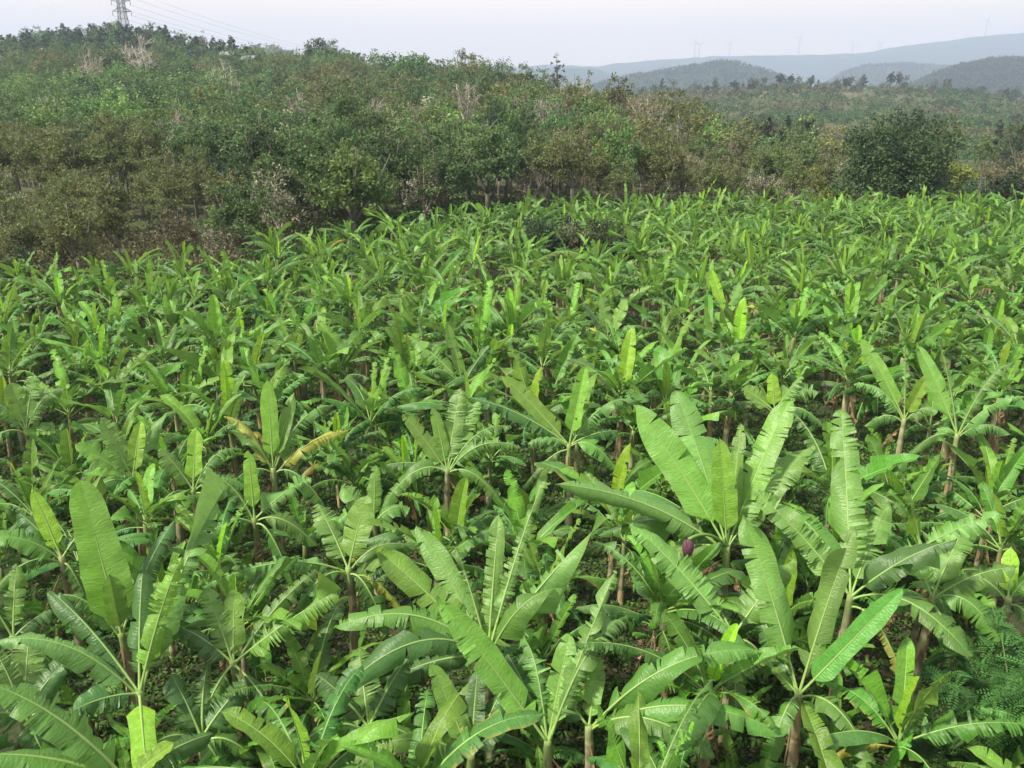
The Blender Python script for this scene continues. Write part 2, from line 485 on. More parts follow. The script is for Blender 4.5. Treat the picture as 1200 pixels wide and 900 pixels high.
HILLS = [  # name, distance, near width, far width, skyline
    (5200, 2300, 1800, [(-900, 60), (-300, 70), (300, 84), (560, 82), (640, 76), (700, 78), (760, 71), (830, 67), (900, 65), (960, 65), (1000, 63), (1050, 55), (1130, 44), (1200, 38), (1350, 30), (1700, 44), (2400, 60)]),
    (3600, 900, 900, [(-900, 112), (560, 112), (610, 84), (650, 79), (690, 80), (730, 92), (780, 102), (1100, 112), (1160, 70), (1240, 56), (1500, 62), (2400, 90)]),
    (1800, 480, 400, [(-900, 118), (640, 115), (700, 99), (740, 90), (790, 82), (840, 73), (860, 74), (890, 84), (930, 96), (960, 106), (1000, 118), (2400, 118)]),
    (2700, 600, 500, [(-900, 118), (920, 116), (960, 101), (985, 84), (1010, 77), (1060, 75), (1110, 79), (1150, 90), (1200, 104), (2400, 118)]),
    (1500, 420, 400, [(-900, 120), (1020, 118), (1060, 104), (1090, 88), (1120, 76), (1150, 68), (1180, 66), (1210, 69), (1300, 90), (1500, 120), (2400, 120)]),
    (1500, 400, 400, [(-900, 120), (180, 110), (260, 62), (300, 50), (325, 52), (345, 60), (400, 90), (500, 120), (2400, 120)]),
]
def vnoise(x, y, s, seed=0):
    """cheap smooth value noise"""
    x = x / s + seed * 17.3; y = y / s + seed * 5.7
    xi = np.floor(x); yi = np.floor(y); fx = x - xi; fy = y - yi
    fx = fx * fx * (3 - 2 * fx); fy = fy * fy * (3 - 2 * fy)
    def h(a, b):
        v = np.sin(a * 127.1 + b * 311.7 + seed * 74.7) * 43758.5453
        return v - np.floor(v)
    return (h(xi, yi) * (1 - fx) + h(xi + 1, yi) * fx) * (1 - fy) + (h(xi, yi + 1) * (1 - fx) + h(xi + 1, yi + 1) * fx) * fy

def ground(x, y):
    x = np.asarray(x, float); y = np.asarray(y, float)
    d = np.hypot(x, y)
    yy = np.maximum(y, d * .25)               # behind the camera the outermost profile simply carries on
    p = np.clip(px_of(x, yy), -600, 2000)
    dd = yy
    E = field_far(p); Rg = interp(RID, p)
    te = (TREEH - HC) / E
    tr = tanel(interp(SKY_Y, p))
    g = np.clip(np.log(np.maximum(dd, 1) / E) / np.log(Rg / E), 0, 1)
    near = HC + dd * (te * (1 - g) + tr * g) - TREEH
    zr = HC + Rg * tr - TREEH
    near = np.where(dd > Rg, zr - (dd - Rg) * .16, near)
    near = np.where(dd < E, 0, near)
    near = np.maximum(near, -8 + 0 * near)
    # far plateau to the right
    wpl = np.clip((p - 560) / 160, 0, 1); wpl = wpl * wpl * (3 - 2 * wpl)
    pc = 620.0
    top = tanel(interp([(0, 108), (740, 109), (820, 107), (900, 104), (1060, 103), (1130, 110), (1200, 117), (1500, 120)], p))
    g2 = np.clip(np.log(np.maximum(dd, 1) / 150) / math.log(pc / 150.), 0, 1)
    pl = HC + dd * ((-12.0 / 150) * (1 - g2) + top * g2)
    pl = np.where(dd > pc, HC + pc * top - (dd - pc) * .12, pl)
    pl = np.where(dd < 150, -1.0, pl)
    pl = np.maximum(pl, -20) * wpl + (-20) * (1 - wpl)
    z = np.where(dd < E, 0, np.maximum(near, pl))
    for (D, wn, wf, tab) in HILLS:
        zt = HC + D * tanel(interp(tab, p))
        t = (dd - D) / np.where(dd < D, wn, wf)
        prof = np.clip(1 - np.abs(t), 0, 1); prof = prof * prof * (3 - 2 * prof)
        prof = prof * (1 - .22 * (1 - prof) * (vnoise(p * 1.0, dd * .05, 22, 3)) * 2)
        z = np.maximum(z, np.where(prof > 0, -20 + (zt + 20) * prof, -20))
    rough = np.clip((dd - E) / 30, 0, 1)
    z = z + rough * (vnoise(x, y, 26, 1) - .5) * 1.6 + rough * (vnoise(x, y, 9, 2) - .5) * .5
    z = z + np.clip((dd - 1000) / 500, 0, 1) * (((np.abs(vnoise(x, y, 260, 5) - .5) * -2 + .5) * 22 - 9) * np.clip((3000 - dd) / 1000, 0, 1) + (vnoise(x, y, 90, 15) - .5) * 8 + (vnoise(x, y, 30, 6) - .5) * 4)
    z = z + np.clip(1 - np.abs(dd - 20) / 60, 0, 1) * (vnoise(x, y, 2.3, 4) - .5) * .10
    return z

def gz(x, y): return float(ground(np.array([x]), np.array([y]))[0])

def build_ground():
    az = np.concatenate([np.linspace(-180, -42, 60, endpoint=False), np.linspace(-42, 42, 900, endpoint=False), np.linspace(42, 180, 60)])
    az = np.radians(az)
    rad = np.concatenate([[0.5], np.geomspace(4, 6900, 330)])
    A, D = np.meshgrid(az, rad, indexing='ij')
    X = np.sin(A) * D; Y = np.cos(A) * D
    Z = ground(X, Y)
    V = np.stack([X, Y, Z], -1).reshape(-1, 3)
    n, m = A.shape
    i, j = np.meshgrid(np.arange(n - 1), np.arange(m - 1), indexing='ij')
    Q = np.stack([i * m + j, (i + 1) * m + j, (i + 1) * m + j + 1, i * m + j + 1], -1).reshape(-1, 4)
    Q = Q[:, ::-1]
    # base colour by land cover
    p = np.clip(px_of(X, np.maximum(Y, D * .25)), -600, 2000).ravel(); yy = np.maximum(Y, D * .25).ravel()
    E = field_far(p)
    x, y = X.ravel(), Y.ravel()
    n1 = vnoise(x, y, 1.4, 7)[:, None]; n2 = vnoise(x, y, 7, 8)[:, None]; n3 = vnoise(x, y, 40, 9)[:, None]; n4 = vnoise(x, y, 150, 12)[:, None]
    soil = np.array([.060, .050, .034]); weed = np.array([.040, .072, .024])
    c = soil * (1 - n2) + weed * n2
    fl = np.array([.10, .088, .05]) * (1 - n2) + np.array([.055, .08, .03]) * n2
    scrub = np.array([.10, .10, .058]) * (1 - n3) + np.array([.065, .095, .036]) * n3
    red = np.clip((vnoise(x, y, 60, 21) - .68) / .1, 0, 1)[:, None] * np.clip((yy - 250) / 100, 0, 1)[:, None]
    scrub = scrub * (1 - red * .7) + np.array([.22, .14, .09]) * red * .7
    wood = np.array([.026, .042, .026]) * (1 - n4) + np.array([.042, .058, .032]) * n4
    wood = wood * (.8 + .4 * n3)
    t1 = np.clip((yy - E) / 4, 0, 1)[:, None]
    c = c * (1 - t1) + fl * t1
    t2 = (np.clip((yy - 160) / 60, 0, 1) * np.clip((p - 650) / 100, 0, 1))[:, None]
    c = c * (1 - t2) + scrub * t2
    t3 = np.clip((yy - 900) / 200, 0, 1)[:, None]
    c = c * (1 - t3) + wood * t3
    mb = MB(); mb.add(V, Q, c)
    m_, nn, l = new_mat('ground_cover')
    out = N(nn, 'ShaderNodeOutputMaterial'); bs = N(nn, 'ShaderNodeBsdfPrincipled')
    at = N(nn, 'ShaderNodeAttribute', attribute_name='tint'); tc = N(nn, 'ShaderNodeTexCoord')
    v = None
    for s, a in ((9, .5), (1.3, .35), (.12, .3)):
        nz = N(nn, 'ShaderNodeTexNoise'); nz.inputs['Scale'].default_value = s; nz.inputs['Detail'].default_value = 5
        l.new(tc.outputs['Object'], nz.inputs['Vector'])
        q = math_node(nn, l, 'ADD', math_node(nn, l, 'MULTIPLY', nz.outputs['Fac'], 2 * a), 1 - a)
        v = q if v is None else math_node(nn, l, 'MULTIPLY', v, q)
        if s == 9: n0 = nz
    hs = N(nn, 'ShaderNodeHueSaturation'); l.new(at.outputs['Color'], hs.inputs['Color']); l.new(v, hs.inputs['Value'])
    l.new(hs.outputs['Color'], bs.inputs['Base Color']); bs.inputs['Roughness'].default_value = .95
    bs.inputs['Specular IOR Level'].default_value = .1
    bp = N(nn, 'ShaderNodeBump'); bp.inputs['Strength'].default_value = .6; bp.inputs['Distance'].default_value = .06
    l.new(n0.outputs['Fac'], bp.inputs['Height']); l.new(bp.outputs['Normal'], bs.inputs['Normal'])
    l.new(bs.outputs[0], out.inputs['Surface'])
    tag(mb.build('ground', m_), kind='structure')
build_ground()

# ------------------------------------------------------------------ hero banana plants: crown pixel, crown height, leaves by tip pixel
ST = {  # style: fold, droop, torn, lift, colour, width, roll
    'y': dict(fold=.35, droop=.1, torn=.03, lift=.10, col=YOUNG, width=.25),
    'Y': dict(fold=.15, droop=.1, torn=.04, lift=.10, col=LIME, width=.27),
    'u': dict(fold=.22, droop=.15, torn=.12, lift=.15, col=LIGHT, width=.29),
    'U': dict(fold=.18, droop=.3, torn=.45, lift=.22, col=mixc(LIGHT, PALE, .4), width=.30),
    'a': dict(fold=.05, droop=.45, torn=.30, lift=.75, col=GREEN, width=.29),
    'A': dict(fold=.0, droop=.75, torn=.75, lift=.75, col=mixc(GREEN, PALE, .5), width=.30),
    'd': dict(fold=-.1, droop=.7, torn=.4, lift=.9, col=mixc(DARK, GREEN, .5), width=.27),
    'D': dict(fold=0, droop=.6, torn=.35, lift=.35, col=DARK, width=.28),
    'x': dict(fold=.1, droop=.6, torn=.9, lift=.3, col=mixc(PALE, LIGHT, .4), width=.30, shred=.25),
    'e': dict(fold=-.1, droop=.7, torn=.5, lift=.8, col=mixc(GREEN, YELLOW, .75), width=.22, margin=BROWN),
}
HEROES = []
_hs = [5000]
def hero(label, cx, cy, hc, leaves, dx=0, stemtop=None, dead=1, dry=.5, bud=None):
    C = at_h(cx, cy, hc)
    x, y = C[0], C[1]
    z0 = gz(x, y)
    root = empty('banana_plant', (x, y, z0))
    tag(root, label, 'banana plant', 'banana plants of the front rows')
    O = np.array([x, y, z0])
    _hs[0] += 1; sd = _hs[0]
    h = hc - z0
    mb, top = stem_mb(sd, h=h, r0=.085 + .022 * min(h, 2.6) * .6, r1=.06, bend=dx, dry=dry)
    mb = mb.xform([[1, 0, 0, -top[0]], [0, 1, 0, -top[1]], [0, 0, 1, 0], [0, 0, 0, 1]])
    mb.build('pseudostem', M_STEM, root)
    for i, lf in enumerate(leaves):
        tx, ty, stl = lf[0], lf[1], lf[2]
        kw = dict(ST[stl]); ex = lf[3] if len(lf) > 3 else {}
        k = ex.get('k', 0.0); face = ex.get('face', .45); lift = ex.get('lift', kw.pop('lift')); kw.pop('lift', None)
        for q, vv in ex.items():
            if q not in ('k', 'face', 'lift', 'z'): kw[q] = vv
        base = np.array([0, 0, h - .05 - {'d': .12, 'e': .2, 'a': .06, 'A': .08}.get(stl, 0)])
        r = ray(tx, ty); Cw = O + base
        t = (Cw - CAM) @ r + k
        tip = CAM + r * t - O
        L = np.linalg.norm(tip - base)
        mid = (base + tip) / 2 + np.array([0, 0, 1.0]) * lift * L * .5
        if stl in 'aAde': mid = base + (tip - base) * .42 + np.array([0, 0, 1.0]) * lift * L * .62
        P = bez(base, mid, tip, 50)
        T = nrm(tip - base)
        hor = np.array([tip[0] - base[0], tip[1] - base[1], 0]); hor = nrm(hor)
        S0 = nrm(np.cross(hor, [0, 0, 1.0])); S1 = nrm(np.cross(T, r))
        if S0 @ S1 < 0: S1 = -S1
        S = nrm(S0 * (1 - face) + S1 * face)
        kw['col'] = kw['col'] * U(.9, 1.1)
        b, rb = leaf_meshes(P, S, seed=sd * 10 + i, nseg=44, rows=4, pet=ex.get('pet', .15), **{q: v for q, v in kw.items() if q != 'pet'})
        o = b.build('leaf', M_BLADE if stl != 'z' else M_DEAD, root)
        rbm = MB(); rbm.merge(rb, m=0); rbm.build('midrib', M_RIB, o)
        if stl in 'yY': o['label'] = 'fresh unbroken bright green leaf'
        if stl == 'e': o['label'] = 'yellowing leaf with brown margin'
    for k in range(dead):
        lf = LIB['dead'][int(rng.integers(len(LIB['dead'])))]
        o = leaf_obj(lf, root, (0, 0, h - .25), U(0, 6.28), U(.7, 1), True); o.name = 'dead_leaf'
        o['label'] = 'dry brown leaf hanging beside the stem'
    add_suckers(root, int(rng.integers(1, 4)))
    HEROES.append((x, y, root))
    return root, O, h

big = hero('tall banana plant with wide fan of upright leaves and purple flower bud, right of centre', 852, 640, 2.75, [
    (742, 474, 'u', dict(width=.36, face=.9, torn=.03, k=.3)), (790, 456, 'U', dict(width=.40, face=.9, torn=.15, k=.7)),
    (843, 512, 'y', dict(width=.26, face=1, k=-.5, col=mixc(YOUNG, LIGHT, .5))), (869, 496, 'U', dict(width=.2, k=.4)),
    (926, 466, 'u', dict(width=.34, torn=.25, face=.8, k=.9)), (650, 567, 'A', dict(width=.34, lift=.3, torn=.25, shred=.1, k=-.1)),
    (700, 628, 'd', dict(lift=.7, k=.6)), (955, 520, 'U', dict(k=1.0)), (772, 655, 'a', dict(k=.5, lift=.5))], dead=2)
hero('banana plant standing low in front, one glossy smooth leaf reaching right', 936, 812, 1.75, [
    (870, 603, 'U', dict(width=.30, face=.9, torn=.25)), (1002, 616, 'U', dict(width=.24, face=.8, torn=.35)),
    (1058, 690, 'y', dict(width=.2, face=.8, lift=.0, torn=.0, col=np.array([.085, .30, .035]), k=-.3)), (1027, 905, 'a', dict(width=.24, lift=.95, torn=.5, face=.4, k=-.3)),
    (893, 915, 'a', dict(width=.2, lift=1.0, k=-.2)), (905, 783, 'u', dict(width=.14)), (868, 690, 'D', dict(k=.8))], dead=1, dry=.8)
hero('banana plant just below the fan-leaved one, torn leaf reaching up-left', 860, 742, 2.3, [
    (738, 614, 'U', dict(width=.30, face=.7, torn=.4)), (862, 835, 'd', dict(width=.28, lift=.35, face=.9, k=-.6)), (800, 660, 'D', dict(k=.6)),
    (930, 655, 'U', dict(k=.5)), (905, 790, 'd', dict(k=.3))], dead=2, dry=.8)
hero('dark-stemmed banana plant with long pale torn leaf leaning left', 997, 697, 2.6, [
    (882, 574, 'U', dict(width=.27, face=.8, torn=.5)), (912, 592, 'a', dict(lift=.6, torn=.5, k=.5)), (1178, 602, 'x', dict(width=.3, k=.4, lift=.35)),
    (1122, 632, 'D', dict(width=.3, k=-.2)), (1040, 590, 'U', dict(k=.9)), (985, 478, 'U', dict(width=.34, face=.9, k=1.2)), (1142, 775, 'a', dict(lift=.75, k=-.3, width=.26)),
    (1060, 800, 'e', dict(width=.14, k=0))], dead=2, dry=.75)
hero('banana plant near right edge with big leaf bending down to the right', 1093, 697, 2.5, [
    (1172, 752, 'a', dict(lift=1.0, face=.8, width=.28)), (1192, 664, 'a', dict(lift=.35)), (1012, 720, 'd', dict(lift=.6)), (1060, 640, 'U', {}),
    (1140, 600, 'U', dict(k=.6)), (1120, 765, 'd', dict(lift=.4))], dead=2, dry=.8)
hero('banana plant at right edge with short lime leaf tip', 1182, 700, 2.3, [
    (1185, 640, 'Y', dict(width=.16, face=1)), (1130, 668, 'a', dict(lift=.4)), (1240, 660, 'a', {}), (1215, 740, 'd', {}), (1150, 755, 'd', dict(lift=.6))], dry=.8)
hero('banana plant in bottom centre-right with three long arched leaves', 690, 850, 1.6, [
    (890, 762, 'a', dict(width=.27, lift=.55, torn=.3, face=.6)), (838, 888, 'a', dict(width=.27, lift=.75, torn=.25, face=.5, k=-.3)), (924, 862, 'a', dict(width=.27, lift=.55, face=.5, torn=.2)),
    (702, 770, 'u', dict(width=.16)), (640, 800, 'D', {})], dry=.7)
hero('thick-stalked banana plant bottom centre with a broad leaf crossing diagonally', 642, 868, 1.5, [
    (512, 697, 'u', dict(width=.27, face=1, torn=.25, k=-.5, lift=.05, col=LIGHT)), (612, 748, 'A', dict(width=.26, k=.4, lift=1.0)), (722, 668, 'x', dict(width=.22, lift=.1, torn=.6, face=.8)),
    (668, 742, 'u', dict(width=.22)), (740, 720, 'A', dict(k=.4, lift=.8)), (590, 760, 'D', dict(k=.5))], dry=.6)
hero('leafy banana plant left of bottom centre, pale leaf pointing up-left', 572, 765, 2.2, [
    (438, 642, 'u', dict(width=.29, face=.9, torn=.3, k=.2)), (487, 615, 'U', dict(width=.24, face=.9, k=.5, torn=.1)), (722, 600, 'x', dict(width=.28, lift=.25, k=.3, shred=.1, torn=.6)),
    (378, 832, 'a', dict(width=.28, lift=.85, face=.5, k=-.2, col=DARK)), (388, 738, 'a', dict(width=.26, lift=.7, k=.2)), (645, 545, 'x', dict(width=.17, face=.8, k=.6)),
    (585, 600, 'U', dict(k=.3, width=.2)), (450, 800, 'D', dict(k=.4)), (660, 690, 'a', dict(k=-.4)), (533, 640, 'x', dict(width=.15, shred=.5))], dry=.7)
hero('young banana plant at bottom centre with upright smooth leaf and no torn blades', 552, 885, 1.2, [
    (506, 776, 'y', dict(width=.2, face=1, col=LIGHT, lift=.05, k=-.2)), (560, 780, 'u', dict(width=.2, face=.9, col=DARK)), (393, 902, 'a', dict(width=.22, lift=.75, torn=.1, col=LIGHT, k=-.2)),
    (610, 830, 'D', dict(width=.2)), (620, 760, 'D', dict(k=.4))], dead=0, dry=.2)
hero('banana plant bottom left with lime leaf hanging towards the viewer', 163, 810, 2.2, [
    (174, 925, 'Y', dict(width=.2, face=1, lift=.25, k=-.9, torn=.0, col=mixc(LIME, YOUNG, .4), fold=.05)), (213, 652, 'x', dict(width=.24, face=.9, torn=.55, shred=0, col=mixc(LIGHT, YOUNG, .35), k=-.3)),
    (-5, 752, 'A', dict(width=.26, lift=.65, torn=.2, k=.3)), (82, 835, 'D', dict(k=-.3, width=.25, torn=.6)),
    (168, 660, 'D', dict(k=.3)), (55, 690, 'D', dict(k=.8)), (265, 570, 'A', dict(width=.28, k=.9, lift=.3, torn=.6))], dry=.5)
hero('banana plant at left with one very broad smooth light leaf standing upright', 142, 742, 1.9, [
    (94, 563, 'y', dict(width=.40, face=1, torn=.0, col=mixc(YOUNG, LIGHT, .6), k=.1, pet=.1, lift=.03)), (205, 610, 'D', dict(k=.5, width=.3)), (120, 640, 'D', dict(k=.6)), (128, 672, 'y', dict(width=.22, face=.8, k=-.4, col=LIGHT)),
    (60, 700, 'd', {}), (230, 720, 'd', {})], dead=1)
hero('banana plant at bottom left corner, two thick pale midribs arching left', 150, 912, 2.4, [
    (-8, 803, 'a', dict(width=.34, lift=.4, face=.2, k=-.2, torn=.25, ribr=.034)), (-15, 884, 'a', dict(width=.28, lift=.3, face=.2, torn=.1, ribr=.034)), (60, 960, 'a', {}), (250, 860, 'D', dict(k=.4)),
    (205, 870, 'y', dict(width=.15))], dead=0)
hero('dark-leaved banana plant low at bottom left between the lime leaf and the feathery one', 236, 862, 1.3, [
    (200, 790, 'D', dict(width=.3)), (290, 800, 'D', {}), (300, 890, 'd', {}), (170, 880, 'd', {}), (245, 775, 'A', dict(k=.4)), (262, 905, 'a', {})], dead=1, dry=.5)
hero('low banana plant in the left corner behind the thick arched midribs', 28, 835, 1.7, [
    (-10, 760, 'A', dict(width=.3)), (85, 770, 'D', {}), (95, 850, 'd', {}), (-30, 850, 'd', {}), (35, 740, 'U', dict(k=.4)), (60, 905, 'D', {})], dead=1)
hero('dark drooping banana plant near bottom, left of the young smooth-leaved one', 432, 850, 1.5, [
    (370, 790, 'D', dict(width=.3)), (480, 770, 'D', {}), (345, 880, 'd', dict(width=.3)), (500, 880, 'd', {}), (420, 760, 'U', dict(k=.4)), (440, 920, 'a', {})], dead=1)
hero('low dark banana plant left edge, above the corner leaves', 15, 745, 1.8, [
    (-25, 690, 'D', {}), (60, 715, 'D', {}), (70, 790, 'd', {}), (-30, 790, 'd', {}), (20, 660, 'U', dict(width=.2))], dead=1)
hero('small-stemmed banana plant left, fan of petioles and wide feathery torn leaves', 273, 775, 2.0, [
    (400, 690, 'x', dict(width=.33, lift=.15, torn=.75, shred=0, k=-.4, col=mixc(LIGHT, GREEN, .5), margin=mixc(YOUNG, YELLOW, .5))), (232, 862, 'x', dict(width=.25, lift=.6, torn=.6, shred=0)),
    (372, 668, 'A', dict(width=.25, lift=.3, k=.3)), (240, 690, 'U', dict(width=.24, torn=.6)), (275, 690, 'u', dict(width=.2)), (210, 735, 'D', {}), (330, 850, 'D', dict(k=-.3)), (300, 850, 'e', dict(width=.08, col=BROWN))], dry=.3)
hero('banana plant with long feather-like torn leaf sweeping to the left', 408, 665, 2.3, [
    (236, 690, 'A', dict(width=.28, lift=.45, torn=.8)), (372, 590, 'U', dict(k=.6)), (480, 640, 'A', dict(torn=.6)), (430, 580, 'u', {}), (345, 720, 'd', {}), (455, 745, 'd', {}), (475, 720, 'e', dict(width=.18, k=.3))], dry=.7)
hero('slender banana plant at left edge with lime upright leaf', 72, 652, 2.3, [
    (37, 572, 'Y', dict(width=.18, face=1)), (-8, 630, 'a', dict(lift=.5)), (-10, 700, 'd', {}), (120, 600, 'D', {}), (100, 700, 'd', {}), (20, 600, 'D', dict(k=.4))], dead=2, dry=.8)
hero('banana plant in middle with straight stem and single tall upright leaf', 667, 520, 2.5, [
    (686, 428, 'y', dict(width=.24, face=.9, col=mixc(LIGHT, YOUNG, .4))), (588, 440, 'y', dict(width=.24, col=mixc(LIGHT, YOUNG, .3), face=.9, k=.2)), (545, 465, 'D', dict(lift=.3)), (722, 550, 'a', dict(lift=.9)), (612, 575, 'd', dict(lift=.5)),
    (750, 470, 'A', dict(k=.6)), (725, 505, 'D', dict(k=.3)), (618, 520, 'A', {})], dead=1, dry=.3)
hero('banana plant left of middle, brown sheathed stem and two light leaves rising left', 524, 550, 2.5, [
    (472, 485, 'u', dict(width=.2, face=.9)), (508, 476, 'u', dict(width=.18, face=.9)), (592, 595, 'a', dict(width=.2, lift=.8)), (445, 600, 'a', dict(lift=.9, width=.22)), (600, 500, 'A', dict(k=.4)),
    (452, 545, 'D', {}), (610, 525, 'A', dict(k=-.2)), (560, 470, 'U', dict(k=.5)), (540, 455, 'U', dict(k=.4))], dead=2, dry=.85)
hero('banana plant with yellow-edged leaf stretching right and a bright vertical leaf', 320, 548, 2.4, [
    (313, 442, 'y', dict(width=.22, face=1, k=-.2, col=mixc(YOUNG, LIGHT, .5))), (408, 505, 'e', dict(lift=.45, width=.22)), (345, 460, 'u', dict(width=.2)), (392, 475, 'A', dict(k=.2)), (268, 505, 'A', {}),
    (255, 590, 'd', {}), (385, 600, 'd', {}), (262, 488, 'e', dict(width=.2))], dead=2, dry=.6)
hero('banana plant with pale vertical young leaf, left half of second row', 298, 607, 2.2, [
    (291, 527, 'y', dict(width=.17, face=1)), (372, 640, 'a', {}), (365, 560, 'x', dict(k=.3)), (235, 640, 'd', {}), (250, 560, 'A', {}), (345, 690, 'd', {})], dead=1, dry=.6)
hero('banana plant near left edge with erect light leaf pair and drooping torn skirt', 155, 560, 2.4, [
    (165, 492, 'y', dict(width=.2, face=.9)), (88, 520, 'u', {}), (208, 480, 'A', dict(k=.4)), (90, 600, 'd', {}), (225, 610, 'd', {}), (118, 490, 'U', {})], dead=1)
hero('banana plant with bright pointed young leaf, left of the yellow-edged one', 226, 572, 2.3, [
    (230, 500, 'y', dict(width=.2, face=.9)), (188, 525, 'U', {}), (275, 525, 'A', {}), (180, 600, 'd', {}), (270, 620, 'd', {}), (290, 570, 'a', {})])
hero('banana plant at right with long curved petioles and leaf drooping left', 1122, 508, 2.5, [
    (1073, 402, 'u', dict(width=.24, face=.8, k=.3)), (1095, 510, 'a', dict(width=.15, lift=1.3)), (1200, 465, 'A', dict(lift=.6)), (1188, 425, 'A', dict(k=.4)), (1060, 540, 'd', dict(lift=.9)), (1098, 393, 'x', dict(width=.14)), (1185, 510, 'd', {})], dead=1, dry=.7)
hero('banana plant with glossy bright leaf leaning right at right side', 1060, 490, 2.4, [
    (1088, 438, 'y', dict(width=.2, face=.9, k=-.2)), (1008, 396, 'u', dict(width=.22, face=.9)), (1060, 405, 'x', dict(width=.12)), (1012, 500, 'd', {}), (1100, 480, 'A', {}), (1000, 450, 'A', {})], dry=.8)
hero('banana plant with lime-green short leaf behind the fan-leaved plant', 908, 480, 2.3, [
    (905, 437, 'Y', dict(width=.2, face=.9)), (870, 455, 'u', {}), (960, 460, 'A', {}), (840, 490, 'd', {}), (965, 500, 'd', {}), (940, 440, 'U', {})])
hero('banana plant with lime upright leaf and one orange-yellow arched leaf, right rear', 850, 372, 2.4, [
    (832, 314, 'Y', dict(width=.22, face=.9, k=-.2)), (908, 362, 'e', dict(width=.22, lift=.7)), (800, 350, 'D', {}), (890, 400, 'u', dict(col=YOUNG)), (800, 390, 'd', {}), (870, 330, 'U', {})])
hero('banana plant at far left edge with spiky pale leaf fan', 30, 502, 2.4, [
    (12, 448, 'u', {}), (65, 505, 'u', {}), (78, 455, 'A', {}), (-20, 470, 'A', {}), (-20, 530, 'd', {}), (90, 540, 'd', {}), (40, 440, 'U', {})], dry=.8)
hero('small banana plant seen over dark gap with lone vertical leaf at left centre', 438, 610, 2.0, [
    (440, 545, 'u', dict(width=.16)), (395, 610, 'a', {}), (480, 595, 'a', {}), (412, 660, 'e', dict(width=.13)), (470, 640, 'd', {}), (400, 570, 'U', {})], dry=.8)
hero('banana plant in mid field with stem in the dark gap and crown of short leaves', 713, 397, 2.4, [
    (682, 355, 'D', {}), (735, 350, 'u', {}), (757, 385, 'A', {}), (672, 400, 'd', {}), (748, 415, 'd', {}), (705, 345, 'U', {}), (690, 385, 'e', dict(width=.15))], dead=1)
hero('banana plant with orange petiole curving right over its brown stem', 543, 450, 2.4, [
    (523, 378, 'u', dict(width=.2)), (598, 450, 'a', dict(lift=.8, ribcol=YELLOW * .6, ribr=.03)), (490, 440, 'd', {}), (575, 405, 'D', {}), (480, 395, 'U', dict(k=.4)), (590, 480, 'd', {})], dead=2, dry=.9)

# flower bud on the big plant
def flower_bud():
    root, O, h = big; rr0 = ray(807, 632); C = CAM + rr0 * (((O + np.array([0, 0, h])) - CAM) @ rr0 - .75)
    p0 = np.array([0, 0, h - .02]); pe = C - O
    mid = (p0 + pe) / 2 + np.array([0, 0, .35])
    st = MB(); P = bez(p0, mid, pe, 14); tube(st, P, .032, np.array([.15, .25, .06]), 6, 0)
    s = st.build('flower_stalk', M_RIB, root)
    b = MB(); n = 12; t = np.linspace(0, 1, n)
    rad = .10 * np.sin(np.clip(t * .93 + .05, 0, 1) * math.pi) ** .7 * (1.1 - .35 * t)
    Pb = pe + np.stack([-.02 * t, 0 * t, -.42 * t], -1)
    tube(b, Pb, rad + .003, np.array([.085, .032, .055]), 10, 0)
    for k in range(4):   # overlapping bracts
        a0 = k * 1.7; V = []
        for q in range(7):
            tt = q / 6; rr_ = .108 * math.sin((tt * .85 + .08) * math.pi) ** .7 * (1.1 - .35 * tt) + .004 * k
            for aa in np.linspace(a0 - .9 * math.sin(math.pi * (tt * .8 + .1)), a0 + .9 * math.sin(math.pi * (tt * .8 + .1)), 5):
                V.append(pe + np.array([math.cos(aa) * rr_, math.sin(aa) * rr_, -.42 * tt * .93 + .01]))
        Q = [(q * 5 + s_, q * 5 + s_ + 1, q * 5 + s_ + 6, q * 5 + s_ + 5) for q in range(6) for s_ in range(4)]
        b.add(V, Q, np.array([.12, .045, .07]) * (.8 + .12 * k))
    b.build('flower_bud', M_FLOWER, root)['label'] = 'purple pointed flower bud hanging down'
flower_bud()

# ------------------------------------------------------------------ filler plants in rows
SP_X, SP_Y = 1.86, 1.78
cands = []
yrow = 9.2; ri = 0
SHRUB_C = at_h(660, 300, 1.5)
while yrow < 76:
    half = .66 * yrow + 4
    xs = np.arange(-half, half, SP_X) + (ri % 2) * SP_X / 2
    for x in xs:
        cands.append((x + U(-.72, .72), yrow + U(-.72, .72), ri))
    ri += 1; yrow += SP_Y
fill = []
for (x, y, r) in cands:
    px, py, dep = proj((x, y, 3.1))
    if px < -170 or px > 1370: continue
    pgx = px_of(x, y)
    if y > field_far(pgx) - .5: continue
    if min((x - h[0]) ** 2 + (y - h[1]) ** 2 for h in HEROES) < 1.15 ** 2: continue
    if ((x - SHRUB_C[0]) / 4.8) ** 2 + ((y - SHRUB_C[1] + 1.2) / 4.0) ** 2 < 1: continue
    # the gaps seen in the photograph
    gx, gy, _ = proj((x, y, 0.0))
    skip = False
    for (ax, ay, rx, ry) in ((1165, 880, 95, 110), (470, 640, 60, 22), (730, 445, 28, 16), (590, 640, 35, 25), (900, 640, 45, 24), (1080, 610, 40, 30), (350, 655, 40, 20), (40, 720, 40, 25), (760, 690, 30, 26), (1060, 850, 60, 60)):
        if ((gx - ax) / rx) ** 2 + ((gy - ay) / ry) ** 2 < 1: skip = True
    if skip: continue
    fill.append((x, y, r, gx, py, dep))
fill.sort(key=lambda t: t[5])
NIND = 300 - len(HEROES)
def height_of(y):
    return U(1.45, 2.75) if y > 22 else U(1.0, 2.2)
